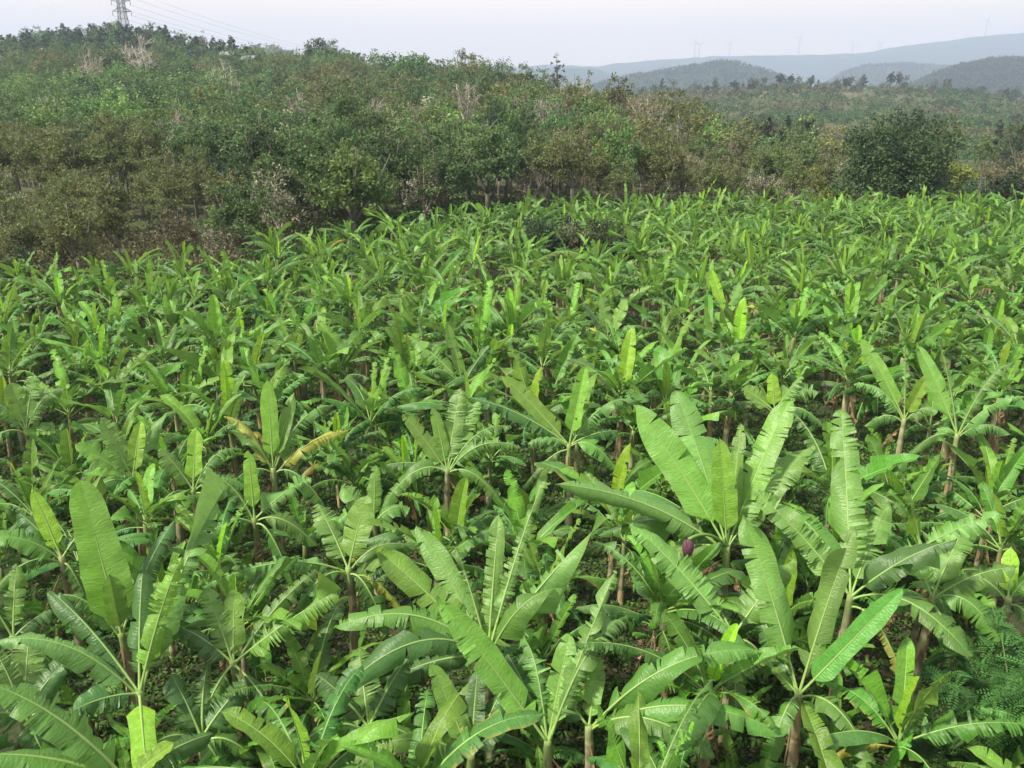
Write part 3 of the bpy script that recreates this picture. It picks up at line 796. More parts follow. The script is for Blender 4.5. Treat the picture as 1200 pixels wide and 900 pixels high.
def ordinal(n):
    w = ['first', 'second', 'third', 'fourth', 'fifth', 'sixth', 'seventh', 'eighth', 'ninth', 'tenth', 'eleventh', 'twelfth', 'thirteenth', 'fourteenth', 'fifteenth', 'sixteenth', 'seventeenth', 'eighteenth', 'nineteenth', 'twentieth']
    return w[n - 1] if n <= 20 else '%dth' % n
def features(rec):
    ks = [k for k, _, _ in rec]
    if 'yellow' in ks: return 'yellowed leaf'
    if 'erect' in ks and 'dead' in ks: return 'young and dead leaves'
    if 'erect' in ks: return 'upright young leaf'
    if 'dead' in ks: return 'dry brown leaves'
    return 'arching all-green leaves'
pend = {}
for i, (x, y, r, gx, gy, dep) in enumerate(fill[:NIND]):
    hs = height_of(y); rec = crown_recipe(U(.78, 1.02) if y > 22 else U(.75, .92))
    root = make_banana(x, y, gz(x, y), hs, rec, sub=(i < 60))
    add_suckers(root, int(rng.choice([0, 1, 2, 3])) if y < 22 else int(rng.choice([0, 0, 1])))
    pend.setdefault(r, []).append((px_of(x, y), root, features(rec), i))
rows_sorted = sorted(pend)
for k, r in enumerate(rows_sorted):
    lst = sorted(pend[r], key=lambda t: t[0])
    inview = [t for t in lst]
    for j, (p, root, ft, i) in enumerate(inview):
        band = 'row %s from the front' % ordinal(k + 1)
        if p < 600: od = '%s from left' % ordinal(j + 1)
        else: od = '%s from right' % ordinal(len(inview) - j)
        tag(root, '%s row back, %s, banana plant with %s' % (ordinal(k + 1), od, ft), 'banana plant', 'banana plants of the field rows')
# the rest of the field: one object
rest = fill[NIND:]
far = MB()
for (x, y, r, gx, gy, dep) in rest:
    hs = height_of(y); z = gz(x, y); rz = U(0, 6.28)
    me, smb, top = STEMS[int(rng.integers(len(STEMS)))]
    far.merge(smb.xform([[1, 0, 0, x], [0, 1, 0, y], [0, 0, hs / 2.2, z], [0, 0, 0, 1]]), m=2)
    for (kd, a, s) in crown_recipe(U(.8, 1.02)):
        if kd == 'dead' : continue
        lf = LIB[kd][int(rng.integers(len(LIB[kd])))]
        a += rz; ca, sa = math.cos(a) * s, math.sin(a) * s
        M = [[ca, -sa * .68, 0, x + top[0]], [sa, ca * .68, 0, y + top[1]], [0, 0, s, z + hs], [0, 0, 0, 1]]
        tn = np.array([U(.85, 1.15)] * 3) * np.array([U(.93, 1.1), 1, 1])
        far.merge(lf.lb.xform(M), m=0, tint=tn); far.merge(lf.lr.xform(M), m=1)
print('banana individuals', len(HEROES) + min(NIND, len(fill)), 'rest', len(rest))
tag(far.build('far_banana_plants', [M_BLADE, M_RIB, M_STEM]), 'dense mass of small green banana plants filling the far rows before the wood', 'banana plants', None, 'stuff')

# ------------------------------------------------------------------ foliage generator
def leaf_cards(centers, spread, n, size, base, var=.25, up=.4, g=None, flat=1.0):
    """n diamond leaves around every centre. returns V,F,C"""
    g = g or rng
    k = len(centers)
    c = np.repeat(np.asarray(centers, float), n, 0)
    sp = np.repeat(np.broadcast_to(np.asarray(spread, float), (k,)), n)
    off = g.normal(0, 1, (k * n, 3)); off[:, 2] *= flat
    off = nrm(off) * (g.random((k * n, 1)) ** .5)
    p = c + off * sp[:, None]
    nm = nrm(g.normal(0, 1, (k * n, 3)) + np.array([0, 0, up]) + off * .5)
    a = nrm(np.cross(nm, g.normal(0, 1, (k * n, 3)))); b = np.cross(nm, a)
    s = size * g.uniform(.6, 1.3, (k * n, 1))
    V = np.stack([p - a * s, p + b * s * .55, p + a * s, p - b * s * .55], 1).reshape(-1, 3)
    Fc = np.arange(k * n * 4).reshape(-1, 4)
    base = np.asarray(base, float)
    if base.ndim == 1: cc = np.tile(base, (k * n, 1))
    else: cc = np.repeat(base, n, 0)
    cc = cc * (1 + g.uniform(-var, var, (k * n, 1)))
    C = np.repeat(cc, 4, 0)
    return V, Fc, C

def make_tree(seed, h=6.5, r=2.4, kind='broad', col=(.05, .1, .03), col2=None, leaf=.16, nl=40, ncl=60, bark=(.17, .155, .125), flat=.75, trunkf=.35, lobe=1.0):
    """returns trunk MB, crown MB"""
    g = np.random.default_rng(seed)
    tr = MB(); cr = MB()
    bark = np.array(bark); col = np.array(col, float); col2 = np.array(col2 if col2 is not None else col * 1.4, float)
    th = h * trunkf
    lean = g.normal(0, .06, 2) * h
    if kind == 'pine':
        P = np.array([[0, 0, -.3], [lean[0] * .3, 0, h * .5], [lean[0], lean[1], h]])
        tube(tr, bez(*P, 8), np.linspace(.14, .03, 8), bark, 5)
        cs = []
        for i in range(ncl):
            t = g.uniform(.4, 1); rr_ = r * (1.05 - t) * 1.3 * g.random() ** .5 + .1; a = g.random() * 6.28
            cs.append((lean[0] * t + math.cos(a) * rr_, lean[1] * t + math.sin(a) * rr_, h * t + g.normal(0, .15)))
        cs = np.array(cs)
        tint = col + (col2 - col) * g.random((len(cs), 1))
        cr.add(*leaf_cards(cs, .45, nl, leaf, tint, .3, .2, g))
        return tr, cr
    nb = int(g.integers(4, 7)) if kind != 'bare' else 8
    fork = np.array([lean[0] * .3, lean[1] * .3, th])
    nst = 1 if kind != 'multi' else 4
    rt = .022 * h
    tips = []
    if nst == 1: tube(tr, bez(np.array([0, 0, -.4]), np.array([0, 0, th * .6]), fork, 6), np.linspace(rt * 1.3, rt * .8, 6), bark, 6)
    for i in range(nb):
        a = i * 6.28 / nb + g.normal(0, .35); rr_ = r * g.uniform(.45, .85); zz = h * g.uniform(.68, .97)
        e = np.array([math.cos(a) * rr_ + lean[0], math.sin(a) * rr_ + lean[1], zz])
        if i == 0: e = np.array([lean[0], lean[1], h * .97])
        s0 = fork if nst == 1 else np.array([math.cos(a) * .25, math.sin(a) * .25, -.3])
        mid = s0 * .45 + e * .55 + np.array([0, 0, -.05 * h]) * (1 if nst == 1 else 0) + g.normal(0, .1, 3) * r * .5
        B = bez(s0, mid, e, 8); tube(tr, B, np.linspace(rt * .6, rt * .12, 8), bark, 5)
        for k in range(4 if kind != 'bare' else 8):
            t = g.uniform(.35, 1); b0 = B[int(t * 7)]
            d = nrm(g.normal(0, 1, 3) + np.array([0, 0, .5]) + nrm(e - fork) * .6) * r * g.uniform(.25, .6)
            B2 = bez(b0, b0 + d * .5 + g.normal(0, .06, 3), b0 + d, 5)
            tube(tr, B2, np.linspace(rt * .25, rt * .07, 5), bark, 4, cap=False)
            tips.append(b0 + d)
            if kind == 'bare':
                for q in range(4):
                    d2 = nrm(g.normal(0, 1, 3) + np.array([0, 0, .6])) * r * g.uniform(.12, .3); b1 = B2[int(g.integers(1, 5))]
                    tube(tr, np.array([b1, b1 + d2 * .5 + g.normal(0, .03, 3), b1 + d2]), [rt * .1, rt * .07, rt * .04], bark, 3, cap=False)
                    tips.append(b1 + d2)
    tips = np.array(tips)
    if kind == 'bare':
        if nl > 0: cr.add(*leaf_cards(tips, .22, nl, leaf, col, .3, .2, g))
        else: cr = None
        return tr, cr
    # crown clusters: noisy ellipsoid shell plus the branch tips
    cs = []
    ph = g.random(3) * 6.28
    cz = (h + th * .75) / 2; hz = (h - th * .75) / 2
    while len(cs) < ncl:
        v = nrm(g.normal(0, 1, 3)); v[2] = v[2] if v[2] > -.5 else -v[2] * .5
        lob = 1 + lobe * .28 * math.sin(3 * math.atan2(v[1], v[0]) + ph[0]) * (1 - abs(v[2])) + .2 * math.sin(5 * v[2] + ph[1]) + .12 * math.sin(7 * math.atan2(v[1], v[0]) + ph[2])
        q = g.random() ** .33 * lob * .86
        cs.append((v[0] * r * q + lean[0] * .7, v[1] * r * q + lean[1] * .7, cz + v[2] * hz * q))
    cs = np.vstack([np.array(cs), tips])
    tint = col + (col2 - col) * (g.random((len(cs), 1)) ** 1.3)
    cr.add(*leaf_cards(cs, g.uniform(.13, .26, len(cs)) * r, nl, leaf, tint, .3, .5, g, flat))
    return tr, cr

G1 = (.062, .125, .040); G2 = (.095, .175, .048); OL = (.128, .165, .056); OLY = (.20, .19, .055); DKG = (.042, .078, .034); BR = (.160, .158, .080); PA = (.24, .25, .14)
KINDS = {
 'green':  dict(lab='green broad-leaved tree', cat='tree', kw=dict(h=7.6, r=2.6, col=G1, col2=(.15, .225, .08), leaf=.12, nl=54, ncl=70)),
 'fresh':  dict(lab='bright green leafy tree', cat='tree', kw=dict(h=6.8, r=2.6, col=G2, col2=(.18, .27, .075), leaf=.13, nl=52, ncl=65)),
 'olive':  dict(lab='olive green slender tree', cat='tree', kw=dict(h=7.8, r=2.1, col=OL, col2=(.165, .185, .065), leaf=.11, nl=42, ncl=60, trunkf=.45)),
 'dark':   dict(lab='dark green dense tree', cat='tree', kw=dict(h=7.4, r=2.5, col=DKG, col2=(.085, .14, .05), leaf=.12, nl=54, ncl=75)),
 'brown':  dict(lab='brownish half-dry scrub tree', cat='tree', kw=dict(h=5.6, r=2.2, col=BR, col2=(.215, .19, .10), leaf=.11, nl=26, ncl=60, bark=(.22, .20, .16), kind='multi')),
 'pale':   dict(lab='tree speckled with pale blossom', cat='tree', kw=dict(h=6.0, r=2.1, col=(.085, .11, .045), col2=(.50, .48, .34), leaf=.10, nl=22, ncl=60, bark=(.3, .26, .2))),
 'bare':   dict(lab='leafless pale-branched tree', cat='tree', kw=dict(h=7.0, r=2.4, kind='bare', col=(.16, .15, .09), nl=5, leaf=.10, bark=(.36, .33, .27), trunkf=.3)),
 'pine':   dict(lab='slim dark pointed tree', cat='tree', kw=dict(h=7.4, r=2.3, kind='pine', col=(.035, .065, .03), col2=(.06, .095, .04), leaf=.22, nl=16, ncl=45, bark=(.28, .23, .18))),
}
PROTO = {}
for kk, kd in KINDS.items():
    PROTO[kk] = []
    for i in range(4):
        kw = dict(kd['kw']); kw['h'] *= U(.88, 1.12); kw['r'] *= U(.85, 1.15)
        tr, cr = make_tree(hash(kk) % 1 + 1000 + 37 * i + len(PROTO) * 501, **kw)
        PROTO[kk].append((tr.mesh('trunk', [M_BARK]), cr.mesh('crown', [M_FOL], False) if cr else None, kw['h']))
LOD = {}
for kk, kd in KINDS.items():
    LOD[kk] = []
    for i in range(3):
        kw = dict(kd['kw']); kw['leaf'] *= 1.3
        if kk == 'bare': pass
        else: kw['nl'] = 18; kw['ncl'] = 32
        if kk == 'pine': kw['nl'] = 8; kw['ncl'] = 22; kw['leaf'] = .4
        tr, cr = make_tree(9000 + 31 * i + len(LOD) * 77, **kw)
        LOD[kk].append((tr, cr))

def place_tree(kind, x, y, s, name='tree', var=None, sink=0.0):
    v = PROTO[kind][int(rng.integers(4)) if var is None else var]
    root = empty(name, (x, y, gz(x, y) - sink), U(0, 6.28))
    root.scale = (s, s, s * U(.92, 1.08))
    link(bpy.data.objects.new('trunk', v[0]), root)
    if v[1]: link(bpy.data.objects.new('crown', v[1]), root)
    return root

def pick_kind(x, y, p, t):
    n = vnoise(np.array([x]), np.array([y]), 22, 31)[0]; n2 = vnoise(np.array([x]), np.array([y]), 11, 33)[0]; q = rng.random()
    if y > 330 and p < 300: return 'pine' if q < .6 else ('dark' if q < .8 else 'green')
    if q < .03: return 'bare'
    if p > 640:
        if q < .09: return 'pale'
        return 'brown' if n + n2 < .95 else ('olive' if n < .75 else 'green') if q < .85 else 'fresh'
    if q < .13 and y < 160: return 'pale'
    if q < .15: return 'brown'
    if y < 85 and p < 230: return 'olive' if n < .5 else ('brown' if n2 < .5 else 'green')
    if n < .2: return 'olive'
    if n < .36: return 'olive' if n2 < .4 else 'dark'
    if n < .72: return 'green'
    return 'fresh' if n2 > .35 else 'dark'

# candidate positions on the wooded slope
trees = []
y = 42.0
while y < 470:
    sp = 3.3 + y * .010
    half = .60 * y + 12
    x = -half
    while x < half:
        xx = x + U(-.5, .5) * sp; yy = y + U(-.5, .5) * sp; x += sp
        p = float(px_of(xx, yy))
        if p < -60 or p > 1270: continue
        E = float(field_far(p)); Rg = float(interp(RID, p))
        if yy < E + 2.2 or yy > Rg + 14: continue
        trees.append((xx, yy, p))
    y += sp * .9
# drop the spot kept for special trees
SPECIAL = []
def special(kind, label, px, ybase_d, s, group=None, cat='tree', sink=0, var=0, xy=None):
    y = ybase_d; x = (px - 600) / 1056. * y
    r = place_tree(kind, x, y, s, 'tree', var, sink); tag(r, label, cat, group); SPECIAL.append((x, y, 3.0 * s)); return r

# big dark round tree on the right
def custom_tree(label, px, y, name='tree', z=0, cat='tree', **kw):
    x = (px - 600) / 1056. * y
    tr, cr = make_tree(**kw)
    root = empty(name, (x, y, gz(x, y) - z)); tag(root, label, cat)
    tr.build('trunk', M_BARK, root)
    if cr: cr.build('crown', M_FOL, root, False)
    SPECIAL.append((x, y, kw['r'] * .8)); return root
custom_tree('large rounded dark green tree standing alone at the field edge on the right', 1064, 76, seed=71, h=10.2, r=5.1, lobe=.35, col=(.036, .068, .030), col2=(.105, .155, .050), leaf=.15, nl=80, ncl=330, trunkf=.12, flat=.9)
custom_tree('dark bushy tree cut off by the right edge of the picture', 1218, 76, seed=72, h=5.4, r=3.0, col=(.024, .050, .022), col2=(.055, .09, .035), leaf=.15, nl=60, ncl=110, trunkf=.14)
custom_tree('yellow-green bush tree touching the right side of the large dark tree', 1128, 84, seed=73, h=7.2, r=2.8, col=(.12, .155, .045), col2=(.24, .28, .06), leaf=.14, nl=45, ncl=90, trunkf=.2)
custom_tree('bright yellow-green bush left of the large dark tree', 968, 80, seed=74, h=4.8, r=2.6, col=(.14, .17, .045), col2=(.25, .28, .06), leaf=.14, nl=45, ncl=80, trunkf=.15)
custom_tree('pale yellow-leaved tree in the wood edge near the middle', 714, 88, seed=75, h=6.2, r=2.2, col=(.19, .19, .055), col2=(.33, .31, .085), leaf=.12, nl=45, ncl=80, trunkf=.2)
custom_tree('bright green bush at the foot of the wood, left of centre', 258, 58, seed=76, h=3.4, r=2.6, col=(.07, .15, .035), col2=(.14, .26, .05), leaf=.14, nl=50, ncl=80, trunkf=.15)
custom_tree('large feathery green tree high in the wood left of the bare skyline trees', 480, 215, seed=77, h=12, r=8, col=(.07, .13, .045), col2=(.12, .20, .06), leaf=.28, nl=60, ncl=130, trunkf=.25)
custom_tree('tall wispy tree rising alone above the skyline near the blue hills', 655, 200, seed=78, h=15.5, r=2.3, col=(.06, .07, .045), col2=(.10, .10, .06), leaf=.20, nl=14, ncl=46, trunkf=.25, bark=(.16, .13, .11))
custom_tree('wispy skyline tree with open crown, left of the gap to the blue hills', 588, 222, seed=79, h=13, r=3.6, col=(.06, .065, .045), col2=(.10, .095, .06), leaf=.20, nl=12, ncl=55, trunkf=.25)
custom_tree('open-crowned skyline tree left of the denser rounded one', 543, 235, seed=80, h=13.5, r=4.0, col=(.055, .06, .045), col2=(.095, .095, .06), leaf=.20, nl=13, ncl=60, trunkf=.25)
custom_tree('dense rounded tree on the skyline between two open-crowned ones', 566, 235, seed=81, h=11.5, r=4.0, col=(.045, .075, .035), col2=(.08, .11, .045), leaf=.22, nl=24, ncl=70, trunkf=.25)
custom_tree('flat-topped dark tree on the skyline at left of centre', 372, 300, seed=82, h=13, r=6, col=(.045, .07, .035), col2=(.08, .11, .05), leaf=.3, nl=30, ncl=80, trunkf=.25)
custom_tree('forked leafless white-barked tree high on the left slope', 178, 235, seed=83, h=17, r=6, kind='bare', col=(.2, .16, .12), nl=1, leaf=.12, bark=(.55, .50, .43), trunkf=.25)
custom_tree('leafless whitish tree on the slope below the small roofs', 272, 185, seed=84, h=13, r=4.2, kind='bare', col=(.2, .16, .12), nl=1, leaf=.1, bark=(.52, .47, .40), trunkf=.2)
custom_tree('thin leafless pale tree on the slope below the pylon', 108, 230, seed=85, h=13, r=4, kind='bare', col=(.2, .16, .12), nl=1, leaf=.1, bark=(.46, .40, .34), trunkf=.3)
custom_tree('small wispy pale tree on the skyline right of the pylon', 246, 395, seed=86, h=12, r=4.5, kind='bare', col=(.14, .12, .09), nl=4, leaf=.25, bark=(.3, .26, .22), trunkf=.35)
for (px_, y_, h_, sd_, lb_) in ((60, 120, 9.5, 131, 'thin leafless grey tree in the wood at far left, above the field corner'), (205, 100, 9, 132, 'thin forked leafless tree in the lower wood left of the pale-blossom bushes'),
                           (355, 130, 10.5, 133, 'slim pale bare trunk breaking through the canopy left of centre'), (430, 100, 9.5, 134, 'thin bare pale tree standing at the wood front near centre-left'),
                           (545, 115, 10.5, 135, 'thin bare pale tree in the middle of the wood, below the rounded skyline tree'), (640, 120, 9, 136, 'small bare grey tree below the tall wispy skyline tree'), (800, 112, 8.5, 137, 'bare straw-coloured tree in the brown scrub right of centre')):
    custom_tree(lb_, px_, y_, seed=sd_, h=h_, r=2.2, kind='bare', col=(.14, .14, .08), nl=2, leaf=.09, bark=(.40, .37, .31), trunkf=.5)
# trees along the far plateau
for (px, lab, sd, h, r, dk) in ((1040, 'solitary dark rounded tree on the far brown hill', 90, 17, 5, 1), (1052, 'thin leafless tree beside the solitary dark one on the far hill', 91, 16, 4, 0),
                            (1110, 'small oval dark tree at the right of the far brown hill', 92, 13, 4.2, 1), (912, 'dark forked tree on far hill crest below the lower blue hill', 93, 16, 5, 1),
                            (925, 'dark tree just right of the forked one on far hill crest', 94, 14, 3.5, 1), (1010, 'small open tree on far hill crest, left of the solitary dark one', 95, 13, 4, 1),
                            (880, 'low dark tree on far hill crest, left of the forked one', 96, 9, 4, 1), (950, 'thin pale tree on far hill crest, right of the forked pair', 97, 13, 3, 0),
                            (860, 'rounded low tree on the crest under the lower blue hill', 98, 9, 4.5, 1), (990, 'leafless pinkish tree on far hill crest', 99, 13, 5, 0)):
    y = 590 + (sd % 3) * 12; h *= .78; r *= .72
    if dk: custom_tree(lab, px, y, seed=sd, h=h, r=r, col=(.03, .045, .03), col2=(.055, .075, .04), leaf=.5, nl=10, ncl=50, trunkf=.3, z=1)
    else: custom_tree(lab, px, y, seed=sd, h=h, r=r, kind='bare', col=(.12, .11, .09), nl=4, leaf=.35, bark=(.24, .21, .18), trunkf=.3, z=1)

trees = [t for t in trees if all((t[0] - s[0]) ** 2 + (t[1] - s[1]) ** 2 > s[2] ** 2 for s in SPECIAL)]
# keep the line of sight to the large dark tree and the edge bush open
trees = [t for t in trees if not (t[1] < 76 and (975 < t[2] < 1150 or t[2] > 1160)) and not (t[1] < 100 and t[2] > 1120)]
trees.sort(key=lambda t: t[1])
NT = 300 - len(SPECIAL)
cls = {}
for (x, y, p) in trees[:NT]:
    k = pick_kind(x, y, p, 0)
    s = U(.78, 1.15)
    if p < 300 and y < 75: s *= .8
    if p > 800: s *= .82
    r = place_tree(k, x, y, s)
    r.scale = (r.scale[0] * U(.85, 1.1), r.scale[1] * U(.85, 1.1), r.scale[2])
    cls.setdefault(k, []).append((p, y, r))
ZONES = [(-500, 150, 'below the pylon'), (150, 330, 'below the two small roofs'), (330, 520, 'left of the skyline trees'), (520, 700, 'below the wispy skyline trees'), (700, 880, 'below the lower blue hill'), (880, 3000, 'near the large dark round tree')]
for k, lst in cls.items():
    for (a, b, zn) in ZONES:
        z = sorted([t for t in lst if a <= t[0] < b], key=lambda t: t[0])
        for j, (p, y, r) in enumerate(z):
            if len(z) == 1: lb = 'only %s %s' % (KINDS[k]['lab'], zn)
            else: lb = '%s %s from left %s' % (ordinal(j + 1), KINDS[k]['lab'], zn)
            tag(r, lb, 'tree', 'trees along the lower edge of the wood')
# rest of the wood: one object
wood = MB()
for (x, y, p) in trees[NT:]:
    k = pick_kind(x, y, p, 0)
    tr, cr = LOD[k][int(rng.integers(3))]
    s = U(.8, 1.2) * (1.0 + .0012 * y); a = U(0, 6.28); ca, sa = math.cos(a) * s, math.sin(a) * s
    M = [[ca, -sa, 0, x], [sa, ca, 0, y], [0, 0, s * U(.9, 1.1), gz(x, y)], [0, 0, 0, 1]]
    if k in ('bare', 'pine', 'olive', 'pale'): wood.merge(tr.xform(M), m=1)
    if cr: wood.merge(cr.xform(M), m=0, tint=np.array([U(.65, 1.35)] * 3) * np.array([U(.9, 1.2), 1, 1]))
print('trees', len(trees), 'wood faces', sum(len(f) for f in wood.f))
tag(wood.build('hillside_woodland', [M_FOL, M_BARK], None, False), 'continuous mixed green and olive wood covering the slope behind the field', 'wood', None, 'stuff')

# scrub on the plateau to the right, and woodland on the blue hills: uncountable cover
scr = MB()
n = 9000; yy = np.exp(rng.uniform(math.log(105), math.log(640), n)); pp = rng.uniform(690, 1280, n); xx = (pp - 600) / 1056 * yy
keep = yy > interp(RID, pp) * .9
keep &= (vnoise(xx, yy, 30, 41) > .30) | (rng.random(n) < .3)
xx, yy, pp = xx[keep], yy[keep], pp[keep]; zz = ground(xx, yy)
pick = vnoise(xx, yy, 28, 43) + rng.normal(0, .12, len(xx))
colr = np.where((pick < .38)[:, None], np.array(BR) * .8, np.where((pick < .6)[:, None], np.array(OL) * .8, np.array(G1) * .85))
front = (yy < 260)
colr = np.where((front & (pick > .4))[:, None], np.array([.05, .11, .035]), colr)
sz = rng.uniform(.7, 1.9, len(xx)) * (1 + yy / 700)
sc_c = []
for dz, rr_ in ((.35, 1), (.8, .8)):
    o = rng.normal(0, .35, (len(xx), 2)) * sz[:, None]
    sc_c.append(np.stack([xx + o[:, 0], yy + o[:, 1], zz + sz * dz], -1))
for c_ in sc_c:
    V, Fc, C = leaf_cards(c_, sz * .75, 16, .3, colr, .3, .5, rng, .8)
    V = V.reshape(-1, 4, 3); cen = V.mean(1, keepdims=True); V = cen + (V - cen) * np.repeat(np.clip(yy / 260, .6, 2.2), 16)[:, None, None]
    scr.add(V.reshape(-1, 3), Fc, C)
tag(scr.build('scrub_cover', M_FOL, None, False), 'low brown and green scrub covering the open far hill', 'scrub', None, 'stuff')

pt = MB()
for (n, p0, p1, y0, y1, s0, s1) in ((170, 640, 1270, 520, 640, .55, 1.15), (210, 860, 1270, 110, 240, .7, 1.1), (120, 700, 1270, 240, 520, .6, 1.0)):
    for i in range(n):
        p = U(p0, p1); y = U(y0, y1); x = (p - 600) / 1056. * y
        if y < 240 and (955 < p < 1175): continue
        if y < 240 and vnoise(np.array([x]), np.array([y]), 26, 88)[0] < .42: continue
        if y > 240 and y < 520 and vnoise(np.array([x]), np.array([y]), 50, 89)[0] < .5: continue
        k = ['dark', 'green', 'dark', 'olive', 'brown', 'pine'][int(rng.integers(6))]
        tr, cr = LOD[k][int(rng.integers(3))]; q = U(s0, s1) * (1 if y < 500 else 1.1); a = U(0, 6.28); ca, sa = math.cos(a) * q, math.sin(a) * q
        M = [[ca, -sa, 0, x], [sa, ca, 0, y], [0, 0, q * U(.8, 1.2), gz(x, y) - .6], [0, 0, 0, 1]]
        pt.merge(tr.xform(M), m=1); pt.merge(cr.xform(M), m=0, tint=np.array([U(.6, 1.1)] * 3))
tag(pt.build('far_treeline', [M_FOL, M_BARK], None, False), 'small dark trees scattered over the open far hill and along its crest', 'trees', None, 'stuff')
hw = MB()
for (D, wn, wf, tab) in HILLS:
    if D > 3000: continue
    n = 5200
    yy = D + rng.uniform(-wn * .75, wf * .1, n); pp = rng.uniform(tab[1][0] - 20, 1290, n)
    xx = (pp - 600) / 1056 * yy; zz = ground(xx, yy)
    ok = zz > -6; xx, yy, zz = xx[ok], yy[ok], zz[ok]
    c_ = np.stack([xx, yy, zz + 3], -1)
    tn = np.array([.026, .042, .025]) + np.array([.016, .018, .008]) * vnoise(xx, yy, 120, 51)[:, None]
    hw.add(*leaf_cards(c_, rng.uniform(3, 6.5, len(c_)), 9, 1.9, tn, .12, 1.0, rng, 1.0))
tag(hw.build('distant_forest', M_FOL, None, False), 'dark forest blanketing the blue hills on the horizon', 'forest', None, 'stuff')

# undergrowth along the wood edge
ug = MB()
n = 8200; pp = np.where(rng.random(n) < .4, rng.uniform(-60, 430, n), rng.uniform(-60, 1270, n)); E = field_far(pp); yy = E + rng.uniform(.3, 16, n); xx = (pp - 600) / 1056 * yy; zz = ground(xx, yy)
sz = rng.uniform(.8, 2.1, n)
pk = vnoise(xx, yy, 9, 61)
colr = np.where((pk < .4)[:, None], np.array([.135, .130, .062]), np.where((pk < .7)[:, None], np.array([.10, .11, .04]), np.array([.06, .13, .035])))
for k in range(2):
    c_ = np.stack([xx + rng.normal(0, .4, n), yy + rng.normal(0, .4, n), zz + sz * (.4 + .5 * k)], -1)
    ug.add(*leaf_cards(c_, sz * .75, 20, .11, colr, .35, .4, rng, .8))
tag(ug.build('undergrowth', M_FOL, None, False), 'tangled brown and green undergrowth at the foot of the wood', 'undergrowth', None, 'stuff')

# ground weeds below the bananas
wd = MB()
n = 42000; yy = 8 + 36 * rng.random(n) ** 1.0; xx = rng.uniform(-.66, .66, n) * yy
keep = (vnoise(xx, yy, 1.6, 71) * .6 + vnoise(xx, yy, 4, 72) * .4 > .16); xx, yy = xx[keep], yy[keep]; zz = ground(xx, yy)
c_ = np.stack([xx, yy, zz + .07], -1)
cw = np.array([.045, .10, .022]) + np.array([.05, .085, .012]) * rng.random((len(xx), 1))
lit = rng.random(len(xx)) < .14; cw[lit] = np.array([.17, .125, .07])
V, Fc, C = leaf_cards(c_, .17, 7, .055, cw, .35, 1.2, rng, .5)
wd.add(V, Fc, C)
tag(wd.build('ground_weeds', M_WEED, None, False), 'low dark green weeds covering the soil between the banana stems', 'weeds', None, 'stuff')

# ------------------------------------------------------------------ shrubs
def fern_shrub(label, px, py, h, r, nfr, col, col2, seed):
    g = np.random.default_rng(seed)
    B = at_h(px, py, 0.0); x, y = B[0], B[1]
    root = empty('feathery_shrub', (x, y, gz(x, y))); tag(root, label, 'shrub')
    tr = MB(); cr = MB(); col = np.array(col); col2 = np.array(col2)
    VV = []; CC = []
    for i in range(14):
        a = g.random() * 6.28; e = np.array([math.cos(a) * r * g.uniform(.2, .9), math.sin(a) * r * g.uniform(.2, .9), h * g.uniform(.5, 1)])
        Bz = bez(np.array([0, 0, -.1]), np.array([e[0] * .3, e[1] * .3, e[2] * .7]), e, 9)
        tube(tr, Bz, np.linspace(.025, .006, 9), np.array([.16, .17, .08]), 5)
        for k in range(nfr // 14):
            t = g.uniform(.25, 1); b = Bz[int(t * 8)]
            for rep in range(3):
                d = nrm(g.normal(0, 1, 3) * np.array([1, 1, .4]) + nrm(np.array([b[0], b[1], .2])) * .9)
                st = b + g.normal(0, .12, 3); L = g.uniform(.3, .5)
                s = nrm(np.cross(d, [0, 0, 1.0])); m = 9
                c = col + (col2 - col) * g.random()
                for q in range(m):
                    pc = st + d * L * q / m + np.array([0, 0, -.12 * (q / m) ** 2])
                    for sg in (-1, 1):
                        ll = .10 * math.sin((q + 1.5) / (m + 2) * 3.1); w_ = .016
                        dv = nrm(s * sg + d * .35)
                        VV.append([pc, pc + dv * ll * .5 + d * w_, pc + dv * ll, pc + dv * ll * .5 - d * w_]); CC.append(c)
    VV = np.array(VV).reshape(-1, 3); CC = np.repeat(np.array(CC), 4, 0)
    cr.add(VV, np.arange(len(VV)).reshape(-1, 4), CC)
    tr.build('trunk', M_BARK, root); cr.build('crown', M_FOL, root, False)
fern_shrub('feathery fine-leaved green shrub in the bottom right corner', 1185, 905, 2.7, 1.9, 640, (.05, .11, .03), (.11, .23, .05), 3)
fern_shrub('smaller feathery shrub left of the corner shrub, among weeds', 1085, 905, 1.2, 1.1, 280, (.05, .11, .03), (.10, .21, .05), 4)
def bush(label, px, py, z, h, r, seed, col, col2, leaf=.07, nl=60, ncl=90, name='shrub'):
    B = at_h(px, py, z); tr, cr = make_tree(seed, h, r, 'multi', col, col2, leaf, nl, ncl, trunkf=.1)
    root = empty(name, (B[0], B[1], gz(B[0], B[1]))); tag(root, label, 'shrub'); tr.build('trunk', M_BARK, root); cr.build('crown', M_FOL, root, False)
bush('dark shrub amid the far banana rows, left one of the gap', 632, 292, 2.0, 3.9, 2.5, 201, DKG, (.06, .09, .035), nl=70, ncl=110, leaf=.09)
bush('dark shrub amid the far banana rows, right one of the gap', 695, 294, 2.0, 3.8, 2.4, 202, DKG, (.07, .10, .035), nl=70, ncl=110, leaf=.09)
bush('small pale olive bush between the two dark shrubs in the banana rows', 672, 284, 2.6, 4.2, 1.0, 203, (.14, .16, .07), (.24, .26, .13), nl=50, ncl=50, leaf=.08)
bush('dark bush at the left edge where the banana field meets the wood', 12, 325, 2.0, 3.0, 2.2, 204, DKG, (.06, .10, .035), nl=60, ncl=90, leaf=.09)

